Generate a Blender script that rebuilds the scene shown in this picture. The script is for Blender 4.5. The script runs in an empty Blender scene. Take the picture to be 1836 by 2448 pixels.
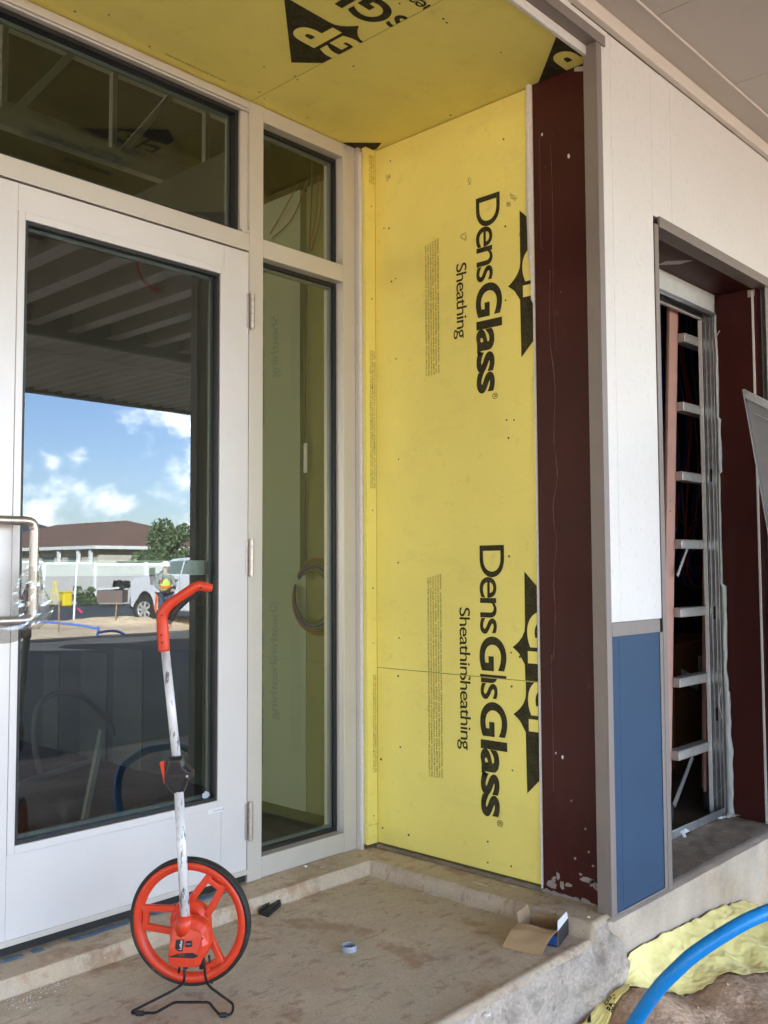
import bpy, bmesh, math, random
from mathutils import Vector, Matrix, noise
import numpy as np
random.seed(7)
S = bpy.context.scene
COL = S.collection
# ------------------------------------------------------------------ camera
CAM = np.array([-2.09004, -2.57939, 1.02615]); YAW, PIT, ROL = 0.8221462, 0.0590201, -0.0046270
F0, PW, PH = 2281.58, 1836, 2448
fv = np.array([math.sin(YAW)*math.cos(PIT), math.cos(YAW)*math.cos(PIT), math.sin(PIT)])
r0 = np.array([math.cos(YAW), -math.sin(YAW), 0]); u0 = np.cross(r0, fv)
rv = r0*math.cos(ROL)+u0*math.sin(ROL); uv = -r0*math.sin(ROL)+u0*math.cos(ROL)
cd = bpy.data.cameras.new('camera'); cam = bpy.data.objects.new('camera', cd); COL.objects.link(cam)
M3 = Matrix((rv, uv, -fv)).transposed()
cam.matrix_world = Matrix.Translation(CAM) @ M3.to_4x4()
cd.sensor_fit = 'HORIZONTAL'; cd.sensor_width = 36; cd.lens = F0/PW*36; cd.clip_start = .02; cd.clip_end = 2000
S.camera = cam
# ------------------------------------------------------------------ sky and sun (sun behind the building)
SUN_EL, SUN_AZ = math.radians(25), math.radians(-35)      # azimuth measured from +y towards +x
w = bpy.data.worlds.new('World'); S.world = w; w.use_nodes = True
nt = w.node_tree; N = nt.nodes; L = nt.links; N.clear()
out = N.new('ShaderNodeOutputWorld'); bg = N.new('ShaderNodeBackground'); bg.inputs['Strength'].default_value = .115
sky = N.new('ShaderNodeTexSky'); sky.sky_type = 'NISHITA'; sky.sun_disc = False
sky.sun_elevation = SUN_EL; sky.sun_rotation = SUN_AZ; sky.air_density = 1.0; sky.dust_density = .6
tc = N.new('ShaderNodeTexCoord'); mp = N.new('ShaderNodeMapping'); mp.inputs['Scale'].default_value = (1, 1, 2.0)
nz = N.new('ShaderNodeTexNoise'); nz.inputs['Scale'].default_value = 16; nz.inputs['Detail'].default_value = 9; nz.inputs['Roughness'].default_value = .62
nz.inputs['Distortion'].default_value = .15; mp.inputs['Scale'].default_value = (1, 1, 1.35)
def _dir(px, py):
    d = (fv+rv*(px-PW/2)/F0+uv*(PH/2-py)/F0)*[1, -1, 1]; return d/np.linalg.norm(d)
def _m(op, a, b=None):
    n = N.new('ShaderNodeMath'); n.operation = op
    for k, v in enumerate((a, b)):
        if v is None: continue
        if isinstance(v, (int, float)): n.inputs[k].default_value = v
        else: L.new(v, n.inputs[k])
    return n.outputs[0]
nsub = _m('SUBTRACT', nz.outputs[0], .5); acc = _m('MULTIPLY', nsub, 4.6)
nb = N.new('ShaderNodeTexNoise'); nb.inputs['Scale'].default_value = 3.1; nb.inputs['Detail'].default_value = 3; L.new(tc.outputs['Generated'], nb.inputs[0])
acc = _m('ADD', acc, _m('MULTIPLY', _m('SUBTRACT', nb.outputs[0], .5), 1.6))
# cumulus clumps of that day, each a direction in the sky and a spread
for px_, py_, sg_, am_ in ((395, 1000, 44, .9), (452, 1020, 26, .7), (183, 1098, 20, .8), (122, 1112, 18, .55), (66, 1112, 18, .6), (410, 1132, 24, .6), (445, 1148, 15, .6), (362, 1172, 24, .55), (315, 1200, 26, .5), (190, 1166, 22, .5), (112, 1165, 14, .45), (135, 1200, 30, .45), (70, 1225, 30, .5), (240, 1225, 40, .4), (300, 1075, 60, -.5), (90, 1010, 60, -.6), (230, 1030, 60, -.5)):
    vd = N.new('ShaderNodeVectorMath'); vd.operation = 'DISTANCE'; vd.inputs[1].default_value = _dir(px_, py_); L.new(tc.outputs['Generated'], vd.inputs[0])
    g_ = _m('POWER', _m('DIVIDE', vd.outputs['Value'], sg_/F0*1.05), 2.0); acc = _m('ADD', acc, _m('MULTIPLY', _m('EXPONENT', _m('MULTIPLY', g_, -1.0)), am_*.85))
cr = N.new('ShaderNodeMapRange'); cr.inputs[1].default_value = .08; cr.inputs[2].default_value = 1.30; cr.interpolation_type = 'SMOOTHSTEP'; L.new(acc, cr.inputs[0])
tn = N.new('ShaderNodeMixRGB'); tn.blend_type = 'MULTIPLY'; tn.inputs[0].default_value = 1; tn.inputs[2].default_value = (.74, .76, .90, 1); L.new(sky.outputs[0], tn.inputs[1])
mx = N.new('ShaderNodeMixRGB'); mx.inputs[2].default_value = (13.5, 13.0, 12.6, 1)
L.new(tc.outputs['Generated'], mp.inputs[0]); L.new(mp.outputs[0], nz.inputs[0])
L.new(cr.outputs[0], mx.inputs[0]); L.new(tn.outputs[0], mx.inputs[1]); L.new(mx.outputs[0], bg.inputs[0]); L.new(bg.outputs[0], out.inputs[0])
sl = bpy.data.lights.new('sun', 'SUN'); sl.energy = 5; sl.angle = math.radians(.5); sl.color = (1, .95, .87)
so = bpy.data.objects.new('sun', sl); COL.objects.link(so)
sd = Vector((math.sin(SUN_AZ)*math.cos(SUN_EL), math.cos(SUN_AZ)*math.cos(SUN_EL), math.sin(SUN_EL)))
so.rotation_euler = sd.to_track_quat('Z', 'Y').to_euler(); so.location = sd*60
S.view_settings.view_transform = 'Standard'; S.view_settings.look = 'None'; S.view_settings.exposure = 3.42
S.view_settings.gamma = 1
S.render.engine = 'CYCLES'; S.cycles.max_bounces = 10; S.cycles.diffuse_bounces = 6; S.cycles.transparent_max_bounces = 12

# ------------------------------------------------------------------ measuring helpers (photo pixel -> real place)
def ray(px, py): return fv + rv*(px-PW/2)/F0 + uv*(PH/2-py)/F0
def PL(px, py, ax, v, m=0):
    d = ray(px, py); c = CAM.copy()
    if m: c = c*[1, -1, 1]; d = d*[1, -1, 1]
    i = 'xyz'.index(ax); t = (v-c[i])/d[i]
    return Vector(c+d*t)
def DP(px, py, dep): return Vector(CAM+ray(px, py)*dep)
def MR(px, py, dep):                      # a place seen mirrored in the door glass
    return Vector((CAM+ray(px, py)*dep)*[1, -1, 1])

# ------------------------------------------------------------------ materials
def _n(m): return m.node_tree.nodes, m.node_tree.links
def ramp(N_, stops):
    r = N_.new('ShaderNodeValToRGB'); e = r.color_ramp.elements
    while len(e) < len(stops): e.new(.5)
    for i, (p, c) in enumerate(stops):
        e[i].position = p; e[i].color = (*c, 1) if len(c) == 3 else c
    return r
def mat(name, col, rough=.6, metal=0, var=.0, vs=4, fine=.0, fs=60, bump=0, bs=80, spec=.5, layers=(), coat=0, bd=.002):
    """layers: (colour, scale, lo, hi, amount, stretch)"""
    m = bpy.data.materials.new(name); m.use_nodes = True; N_, L_ = _n(m)
    b = N_['Principled BSDF']; b.inputs['Roughness'].default_value = rough; b.inputs['Metallic'].default_value = metal
    b.inputs['Specular IOR Level'].default_value = spec
    if coat: b.inputs['Coat Weight'].default_value = coat
    g = N_.new('ShaderNodeNewGeometry')
    cur = None
    rgb = N_.new('ShaderNodeRGB'); rgb.outputs[0].default_value = (*col, 1); cur = rgb.outputs[0]
    def noise_(scale, stretch=(1, 1, 1), detail=6, rgh=.6):
        mp = N_.new('ShaderNodeMapping'); mp.inputs['Scale'].default_value = stretch; mp.inputs['Location'].default_value = (len(N_)*.37, 0, len(N_)*.21)
        L_.new(g.outputs['Position'], mp.inputs[0])
        n = N_.new('ShaderNodeTexNoise'); n.inputs['Scale'].default_value = scale; n.inputs['Detail'].default_value = detail
        n.inputs['Roughness'].default_value = rgh; L_.new(mp.outputs[0], n.inputs[0]); return n.outputs[0]
    for amt, sc in ((var, vs), (fine, fs)):
        if amt:
            n = noise_(sc); r = N_.new('ShaderNodeMapRange'); r.inputs[1].default_value = .3; r.inputs[2].default_value = .7
            r.inputs[3].default_value = 1-amt; r.inputs[4].default_value = 1+amt; L_.new(n, r.inputs[0])
            x = N_.new('ShaderNodeVectorMath'); x.operation = 'SCALE'; L_.new(cur, x.inputs[0]); L_.new(r.outputs[0], x.inputs['Scale']); cur = x.outputs[0]
    for (c, sc, lo, hi, amt, st) in layers:
        n = noise_(sc, st, 8, .68); r = N_.new('ShaderNodeMapRange'); r.inputs[1].default_value = lo; r.inputs[2].default_value = hi
        r.inputs[4].default_value = amt; L_.new(n, r.inputs[0])
        x = N_.new('ShaderNodeMixRGB'); x.inputs[2].default_value = (*c, 1); L_.new(r.outputs[0], x.inputs[0]); L_.new(cur, x.inputs[1]); cur = x.outputs[0]
    L_.new(cur, b.inputs['Base Color'])
    if bump:
        n = noise_(bs, detail=8); bp = N_.new('ShaderNodeBump'); bp.inputs['Strength'].default_value = bump; bp.inputs['Distance'].default_value = bd
        L_.new(n, bp.inputs['Height']); L_.new(bp.outputs[0], b.inputs['Normal'])
    return m
Wt = (1, 1, 1)
m_frame = mat('clear_anodised_frame', (.61, .58, .53), .38, .25, var=.03, vs=6, fine=.02, fs=300, layers=[((.5, .46, .4), 9, .66, .8, .3, (1, 1, .4))])
m_door = mat('painted_door_aluminium', (.69, .675, .665), .36, .15, var=.03, vs=5, fine=.015, fs=250, layers=[((.55, .52, .48), 14, .68, .8, .35, Wt)])
m_gasket = mat('black_rubber_gasket', (.012, .012, .012), .45)
m_nickel = mat('satin_nickel', (.55, .51, .46), .42, 1, var=.1, vs=90)
m_yel = mat('yellow_sheathing', (.86, .755, .205), .75, 0, var=.04, vs=2.2, fine=.05, fs=420, bump=.12, bs=500, spec=.25, bd=.001,
            layers=[((.46, .38, .12), 14, .60, .74, .30, Wt), ((.50, .42, .14), 3.1, .54, .75, .22, (1, 1, 2)), ((.95, .9, .55), 70, .62, .72, .3, Wt)])
m_ink = mat('black_board_ink', (.045, .040, .018), .8, fine=.6, fs=140, spec=.2, var=.4, vs=30)
m_ink2 = mat('faded_board_ink', (.27, .22, .05), .8, fine=.3, fs=500, spec=.2)
m_seam = mat('dark_joint', (.10, .085, .03), .9)
m_gyp = mat('white_gypsum_edge', (.68, .66, .62), .8, fine=.08, fs=90, bump=.3, bs=60)
m_red = mat('dark_red_membrane', (.052, .0085, .0065), .5, 0, var=.15, vs=3, fine=.10, fs=160, bump=.1, bs=220, bd=.001, spec=.28,
            layers=[((.12, .06, .05), 6, .58, .74, .20, (1, 1, .10)), ((.2, .13, .11), 22, .66, .74, .45, (1, 1, .5)), ((.5, .46, .42), 75, .70, .74, .7, Wt)])
m_plaster = mat('pale_plaster_splash', (.30, .26, .23), .9, var=.2, vs=30, bump=.6, bs=60)
m_white = mat('white_composite_panel', (.74, .725, .69), .48, 0, var=.025, vs=3, fine=.02, fs=200,
              layers=[((.48, .45, .41), 60, .56, .68, .30, (1, 1, .7)), ((.55, .52, .47), 210, .58, .66, .35, Wt), ((.60, .50, .36), 2.4, .6, .8, .18, Wt)])
m_blue = mat('blue_composite_panel', (.026, .066, .128), .6, 0, spec=.3, var=.05, vs=5, fine=.03, fs=260, layers=[((.35, .4, .45), 80, .74, .78, .5, Wt)])
m_trim = mat('grey_brown_trim', (.235, .20, .18), .5, .1, var=.05, vs=8, fine=.04, fs=200, layers=[((.5, .46, .42), 50, .72, .77, .5, Wt)])
m_soffit = mat('beige_soffit_panel', (.52, .475, .41), .5, 0, var=.03, vs=2, fine=.015, fs=200)
m_soffit2 = mat('light_soffit_trim', (.70, .64, .56), .5, 0, var=.03, vs=2)
m_conc = mat('stoop_concrete', (.54, .445, .33), .82, 0, var=.13, vs=3.5, fine=.09, fs=110, bump=.6, bs=170, bd=.004,
             layers=[((.36, .29, .22), 2.2, .48, .68, .40, Wt), ((.33, .17, .085), 5.5, .545, .62, .6, Wt), ((.30, .16, .09), 13, .58, .63, .5, (1, 1.6, 1)), ((.24, .195, .15), 12, .55, .66, .5, (1, 3, 1)), ((.25, .2, .16), 28, .58, .68, .35, (2.5, 1, 1)), ((.44, .33, .22), 3.1, .50, .62, .45, (1.6, 1, 1)), ((.70, .64, .55), 60, .63, .70, .6, Wt), ((.11, .09, .07), 33, .64, .70, .6, Wt)])
m_conc2 = mat('rough_concrete_face', (.47, .40, .325), .88, 0, var=.2, vs=9, fine=.2, fs=90, bump=.8, bs=45, bd=.006,
              layers=[((.22, .185, .15), 11, .50, .62, .6, (1, 1, 1.4)), ((.16, .13, .11), 30, .57, .64, .5, Wt), ((.66, .6, .54), 20, .60, .72, .7, Wt), ((.38, .24, .13), 3, .56, .74, .45, Wt)])
m_conc3 = mat('foundation_concrete', (.50, .42, .33), .85, 0, var=.2, vs=5, fine=.1, fs=120, bump=.4, bs=90, bd=.003,
              layers=[((.62, .57, .5), 30, .64, .72, .6, (1, 1, .4)), ((.42, .25, .12), 2.6, .54, .72, .6, Wt), ((.25, .2, .16), 12, .64, .76, .5, Wt)])
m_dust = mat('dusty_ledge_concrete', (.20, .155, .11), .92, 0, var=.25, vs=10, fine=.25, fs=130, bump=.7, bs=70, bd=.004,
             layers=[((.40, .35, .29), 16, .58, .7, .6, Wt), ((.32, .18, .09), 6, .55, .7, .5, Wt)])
m_dirt = mat('bare_dirt', (.56, .375, .24), .95, 0, var=.3, vs=2.5, fine=.3, fs=60, bump=1, bs=26, bd=.02,
             layers=[((.26, .15, .09), 7, .5, .66, .6, Wt), ((.5, .42, .33), 45, .68, .74, .6, Wt)])
m_sand = mat('pale_sand', (.80, .60, .38), .95, 0, var=.2, vs=.8, fine=.2, fs=6, bump=1, bs=3, bd=.15, layers=[((.4, .2, .1), .7, .6, .8, .5, Wt)])
m_asph = mat('asphalt', (.055, .057, .065), .85, 0, var=.1, vs=.4, fine=.15, fs=20)
m_orange = mat('orange_red_plastic', (.72, .055, .018), .36, 0, var=.06, vs=20, fine=.05, fs=300, bump=.12, bs=400, bd=.001, layers=[((.30, .07, .04), 26, .58, .70, .5, Wt), ((.75, .30, .22), 70, .62, .68, .45, Wt), ((.1, .03, .02), 130, .66, .70, .7, Wt)])
m_blackp = mat('black_plastic', (.018, .017, .018), .38, var=.2, vs=60)
m_rubber = mat('black_rubber', (.016, .016, .015), .6, var=.2, vs=60, fine=.2, fs=200, layers=[((.10, .08, .06), 30, .56, .68, .6, Wt)])
m_pole = mat('scuffed_white_aluminium', (.74, .74, .75), .35, .15, var=.05, vs=40, layers=[((.10, .10, .10), 95, .565, .60, .85, (1, 1, .22)), ((.35, .35, .35), 40, .55, .65, .5, (1, 1, .2))])
m_wire = mat('black_steel_rod', (.022, .018, .016), .4, .6, var=.3, vs=50, layers=[((.16, .09, .05), 80, .66, .74, .5, Wt)])
m_hole = mat('screw_hole', (.01, .004, .004), .8)
m_card = mat('brown_cardboard', (.40, .27, .145), .85, 0, var=.08, vs=14, fine=.06, fs=200, bump=.15, bs=120)
m_bprint = mat('black_box_print', (.02, .02, .025), .45, var=.3, vs=40)
m_wlabel = mat('white_label', (.78, .78, .80), .5)
m_bluep = mat('blue_box_print', (.01, .07, .26), .4)
m_zinc = mat('galvanised_steel', (.40, .42, .43), .33, .9, var=.15, vs=25, fine=.08, fs=90, layers=[((.2, .21, .22), 30, .56, .7, .5, (1, 1, .2))])
m_zinc2 = mat('dull_grey_metal', (.27, .28, .29), .5, .5, var=.08, vs=9, layers=[((.4, .4, .4), 30, .64, .74, .4, Wt)])
m_memb = mat('grey_white_membrane', (.52, .53, .50), .5, 0, var=.08, vs=20, bump=.5, bs=40, bd=.003)
m_fibre = mat('faded_pink_fibreglass', (.44, .245, .19), .6, 0, var=.08, vs=7, fine=.08, fs=160, layers=[((.6, .45, .4), 20, .66, .75, .5, Wt), ((.2, .12, .1), 45, .7, .76, .6, Wt)])
m_alu = mat('worn_aluminium_rung', (.50, .49, .46), .42, .7, var=.1, vs=30, layers=[((.1, .1, .1), 60, .6, .68, .6, Wt)])
m_tape = mat('grey_tape', (.38, .34, .31), .45, var=.06, vs=30)
m_pipe = mat('bright_blue_pipe', (.0, .24, .66), .36, 0, var=.05, vs=10, layers=[((.35, .3, .25), 30, .60, .70, .45, Wt), ((.25, .45, .65), 60, .58, .66, .35, (2, 2, 1))])
m_sheet = mat('yellow_vapour_sheet', (.93, .81, .31), .45, 0, var=.05, vs=5, bump=.25, bs=18, bd=.01,
              layers=[((.5, .36, .2), 5, .57, .76, .6, Wt), ((.35, .22, .12), 14, .66, .78, .6, Wt)])
m_btape = mat('blue_painters_tape', (.13, .24, .40), .7, var=.1, vs=20, layers=[((.45, .4, .34), 25, .56, .62, .8, Wt)])
m_dry = mat('grey_drywall', (.27, .29, .26), .8, 0, var=.04, vs=2)
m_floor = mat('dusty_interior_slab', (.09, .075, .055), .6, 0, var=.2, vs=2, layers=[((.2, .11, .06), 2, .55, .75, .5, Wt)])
m_deck = mat('metal_deck', (.88, .82, .73), .5, .1, var=.05, vs=3)
m_joist = mat('galvanised_joist', (.86, .74, .60), .45, .2, var=.08, vs=5)
m_cable_r = mat('red_cable', (.35, .03, .04), .5)
m_cable_b = mat('blue_cable', (.02, .03, .30), .5)
m_cable_g = mat('grey_cable', (.12, .10, .09), .5)
m_cable_o = mat('orange_cable', (.26, .085, .035), .5)
m_ringm = mat('pale_blue_grey_ring', (.33, .36, .42), .45, var=.05, vs=60)
m_ply = mat('brown_plywood', (.28, .12, .05), .8, var=.2, vs=4)

def glass(name, tint, refl, film=.008):
    m = bpy.data.materials.new(name); m.use_nodes = True; N_, L_ = _n(m); N_.clear()
    o = N_.new('ShaderNodeOutputMaterial'); tr = N_.new('ShaderNodeBsdfTransparent'); tr.inputs[0].default_value = (*tint, 1)
    tr2 = N_.new('ShaderNodeBsdfTransparent'); tr2.inputs[0].default_value = (1, 1, 1, 1)
    gl = N_.new('ShaderNodeBsdfGlossy'); gl.inputs['Roughness'].default_value = 0; gl.inputs[0].default_value = (.78, .89, 1, 1)
    fr = N_.new('ShaderNodeFresnel'); fr.inputs[0].default_value = 1.52
    mu = N_.new('ShaderNodeMath'); mu.operation = 'MULTIPLY'; mu.inputs[1].default_value = refl; mu.use_clamp = True; L_.new(fr.outputs[0], mu.inputs[0])
    mx1 = N_.new('ShaderNodeMixShader'); L_.new(mu.outputs[0], mx1.inputs[0]); L_.new(tr.outputs[0], mx1.inputs[1]); L_.new(gl.outputs[0], mx1.inputs[2])
    df = N_.new('ShaderNodeBsdfDiffuse'); df.inputs[0].default_value = (.6, .6, .57, 1)
    g = N_.new('ShaderNodeNewGeometry')
    def nn(scale, st, lo, hi, amt):
        mp = N_.new('ShaderNodeMapping'); mp.inputs['Scale'].default_value = st; mp.inputs['Rotation'].default_value = (0, .25, 0); L_.new(g.outputs['Position'], mp.inputs[0])
        n = N_.new('ShaderNodeTexNoise'); n.inputs['Scale'].default_value = scale; n.inputs['Detail'].default_value = 7; n.inputs['Distortion'].default_value = .6; L_.new(mp.outputs[0], n.inputs[0])
        r = N_.new('ShaderNodeMapRange'); r.inputs[1].default_value = lo; r.inputs[2].default_value = hi; r.inputs[4].default_value = amt; L_.new(n.outputs[0], r.inputs[0]); return r.outputs[0]
    a = nn(16, (1, 1, .22), .55, .8, film*3); b = nn(5, Wt, .45, .8, film*1.6)
    ad = N_.new('ShaderNodeMath'); ad.operation = 'ADD'; ad.inputs[1].default_value = 0; L_.new(a, ad.inputs[0]); L_.new(b, ad.inputs[1])
    mx2 = N_.new('ShaderNodeMixShader'); L_.new(ad.outputs[0], mx2.inputs[0]); L_.new(mx1.outputs[0], mx2.inputs[1]); L_.new(df.outputs[0], mx2.inputs[2])
    mx3 = N_.new('ShaderNodeMixShader'); L_.new(g.outputs['Backfacing'], mx3.inputs[0]); L_.new(mx2.outputs[0], mx3.inputs[1]); L_.new(tr2.outputs[0], mx3.inputs[2])
    L_.new(mx3.outputs[0], o.inputs[0]); return m
m_glass = glass('tinted_door_glass', (.48, .54, .49), 2.15)
m_glass2 = glass('tinted_fixed_glass', (.60, .67, .60), 1.8, .006)
m_cltape = glass('translucent_grey_tape', (.5, .48, .45), 2.0, .22)
m_cling = glass('clear_plastic_wrap', (.85, .85, .83), 4.0, .12)

# ------------------------------------------------------------------ mesh helpers
class MB:
    def __init__(s): s.bm = bmesh.new()
    def box(s, x0, x1, y0, y1, z0, z1):
        v = [s.bm.verts.new((x, y, z)) for x in (x0, x1) for y in (y0, y1) for z in (z0, z1)]
        for f in ((0, 1, 3, 2), (4, 6, 7, 5), (0, 4, 5, 1), (2, 3, 7, 6), (0, 2, 6, 4), (1, 5, 7, 3)): s.bm.faces.new([v[i] for i in f])
        return s
    def beam(s, a, b, w_, h_, up=(0, 0, 1)):
        a, b = Vector(a), Vector(b); d = (b-a).normalized(); up = Vector(up)
        if abs(d.dot(up)) > .95: up = Vector((1, 0, 0))
        sx = d.cross(up).normalized(); sz = sx.cross(d)
        v = [s.bm.verts.new(p+sx*i*w_/2+sz*j*h_/2) for p in (a, b) for i, j in ((-1, -1), (1, -1), (1, 1), (-1, 1))]
        for f in ((3, 2, 1, 0), (4, 5, 6, 7), (0, 1, 5, 4), (1, 2, 6, 5), (2, 3, 7, 6), (3, 0, 4, 7)): s.bm.faces.new([v[i] for i in f])
        return s
    def tube(s, pts, r, n=10, cap=True, flat=None):
        pts = [Vector(p) for p in pts]; rings = []; R_ = r if isinstance(r, (list, tuple)) else [r]*len(pts)
        pn = None
        for i, p in enumerate(pts):
            d = (pts[min(i+1, len(pts)-1)]-pts[max(i-1, 0)])
            d = d.normalized() if d.length > 1e-9 else Vector((0, 0, 1))
            if pn is None:
                pn = d.orthogonal().normalized() if flat is None else (Vector(flat)-d*d.dot(Vector(flat))).normalized()
            pn = (pn-d*pn.dot(d)).normalized(); q = d.cross(pn)
            rings.append([s.bm.verts.new(p+(pn*math.cos(2*math.pi*k/n)*(R_[i] if not isinstance(R_[i], tuple) else R_[i][0])+q*math.sin(2*math.pi*k/n)*(R_[i] if not isinstance(R_[i], tuple) else R_[i][1]))) for k in range(n)])
        for a, b in zip(rings, rings[1:]):
            for k in range(n): s.bm.faces.new((a[k], a[(k+1) % n], b[(k+1) % n], b[k]))
        if cap: s.bm.faces.new(rings[0][::-1]); s.bm.faces.new(rings[-1])
        return s
    def prism(s, pts, off):
        """closed polygon (3D points) extruded by a vector"""
        off = Vector(off); a = [s.bm.verts.new(Vector(p)) for p in pts]; b = [s.bm.verts.new(Vector(p)+off) for p in pts]; n = len(a)
        s.bm.faces.new(a[::-1]); s.bm.faces.new(b)
        for i in range(n): s.bm.faces.new((a[i], a[(i+1) % n], b[(i+1) % n], b[i]))
        return s
    def grid(s, f, nu, nv):
        V = [[s.bm.verts.new(f(i/nu, j/nv)) for j in range(nv+1)] for i in range(nu+1)]
        for i in range(nu):
            for j in range(nv): s.bm.faces.new((V[i][j], V[i+1][j], V[i+1][j+1], V[i][j+1]))
        return s
    def lathe(s, prof, O, ex, ey, ez, n=64, a0=0, a1=None):
        """prof: list of (radius, offset along ez); closed profile"""
        O, ex, ey, ez = map(Vector, (O, ex, ey, ez)); full = a1 is None; a1 = a1 or 2*math.pi
        cnt = n if full else n+1
        R_ = [[s.bm.verts.new(O+(ex*math.cos(a0+(a1-a0)*k/n)+ey*math.sin(a0+(a1-a0)*k/n))*r+ez*h) for r, h in prof] for k in range(cnt)]
        m_ = len(prof)
        for k in range(n):
            A, B = R_[k], R_[(k+1) % cnt]
            for i in range(m_): s.bm.faces.new((A[i], A[(i+1) % m_], B[(i+1) % m_], B[i]))
        return s
    def build(s, name, m, parent=None, bev=0, smooth=False, sub=0, solid=0, seg=2):
        me = bpy.data.meshes.new(name)
        bmesh.ops.recalc_face_normals(s.bm, faces=s.bm.faces)
        base = Vector((0, 0, 0))
        if parent is not None:
            p = parent
            while p is not None: base += p.location; p = p.parent
        else:
            vs = [v.co for v in s.bm.verts]
            base = Vector(((min(v.x for v in vs)+max(v.x for v in vs))/2, (min(v.y for v in vs)+max(v.y for v in vs))/2, min(v.z for v in vs)))
        for v in s.bm.verts: v.co -= base
        s.bm.to_mesh(me); s.bm.free()
        o = bpy.data.objects.new(name, me); COL.objects.link(o)
        if parent is None: o.location = base
        else: o.parent = parent
        for x in (m if isinstance(m, (list, tuple)) else [m]): me.materials.append(x)
        if smooth:
            for p in me.polygons: p.use_smooth = True
        if solid: md = o.modifiers.new('solid', 'SOLIDIFY'); md.thickness = solid; md.offset = 0
        if bev: md = o.modifiers.new('bevel', 'BEVEL'); md.width = bev; md.segments = seg; md.limit_method = 'ANGLE'; md.angle_limit = math.radians(40)
        if sub: md = o.modifiers.new('sub', 'SUBSURF'); md.levels = sub; md.render_levels = sub
        return o
def tag(o, label=None, cat=None, group=None, kind=None):
    for k, v in (('label', label), ('category', cat), ('group', group), ('kind', kind)):
        if v: o[k] = v
    return o
def thing(name, loc, label, cat, group=None):
    o = bpy.data.objects.new(name, None); COL.objects.link(o); o.location = loc; o.empty_display_size = .1
    return tag(o, label, cat, group)
def struct(o): o['kind'] = 'structure'; return o
def B(*a): return MB().box(*a)
def spline(pts, n=8):
    pts = [Vector(p) for p in pts]; P_ = [pts[0]]+pts+[pts[-1]]; o = []
    for i in range(1, len(P_)-2):
        a, b, c, d = P_[i-1:i+3]
        for k in range(n):
            t = k/n; o.append(.5*((2*b)+(c-a)*t+(2*a-5*b+4*c-d)*t*t+(3*b-a-3*c+d)*t**3))
    return o+[pts[-1]]
def nv(x, y, z, s=1): return noise.noise(Vector((x, y, z))*s)

# ------------------------------------------------------------------ flat print: text as real lettering on a plane
def text_bm(bm, txt, O, ex, ey, height, width=None, bold=0, italic=0, spacing=1, res=3):
    cu = bpy.data.curves.new('t', 'FONT'); cu.body = txt; cu.size = 1; cu.offset = bold; cu.shear = italic; cu.space_character = spacing
    cu.resolution_u = res; o = bpy.data.objects.new('t', cu); COL.objects.link(o)
    bpy.context.view_layer.update()
    me = bpy.data.meshes.new_from_object(o.evaluated_get(bpy.context.evaluated_depsgraph_get()))
    xs = [v.co.x for v in me.vertices]
    if not xs: return
    x0, x1 = min(xs), max(xs); sy = height/.729; sx = sy if width is None else width/(x1-x0)
    O, ex, ey = Vector(O), Vector(ex), Vector(ey)
    vs = [bm.verts.new(O+ex*((v.co.x-x0)*sx)+ey*(v.co.y*sy)) for v in me.vertices]
    for p in me.polygons:
        try: bm.faces.new([vs[i] for i in p.vertices])
        except ValueError: pass
    bpy.data.objects.remove(o); bpy.data.curves.remove(cu); bpy.data.meshes.remove(me)
WARN = ["WARNING:  CAUSES EYE IRRITATION.  OBSERVE GOOD INDUSTRIAL HYGIENE PRACTICES.  WASH",
        "THOROUGHLY AFTER HANDLING.  DO NOT EAT, DRINK OR SMOKE WHEN USING. IF SWALLOWED, CALL",
        "A DOCTOR IF YOU FEEL UNWELL.  IF IN EYES, RINSE WITH WATER FOR SEVERAL MINUTES.  REMOVE",
        "CONTACT LENSES. IF EYE IRRITATION PERSISTS, GET MEDICAL ATTENTION. STORE AWAY FROM STRONG",
        "ACIDS.  DISPOSE IN ACCORDANCE WITH LOCAL AUTHORITY REQUIREMENTS.  FOR ADDITIONAL FIRE,",
        "SAFETY AND USE INFORMATION GO TO WWW.BUILDGP.COM/SAFETYINFO OR CALL 1-800-225-6119."]
def cut(bm, clips):
    for co, no in clips:
        bmesh.ops.bisect_plane(bm, geom=bm.verts[:]+bm.edges[:]+bm.faces[:], plane_co=co, plane_no=no, clear_outer=True)
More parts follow.
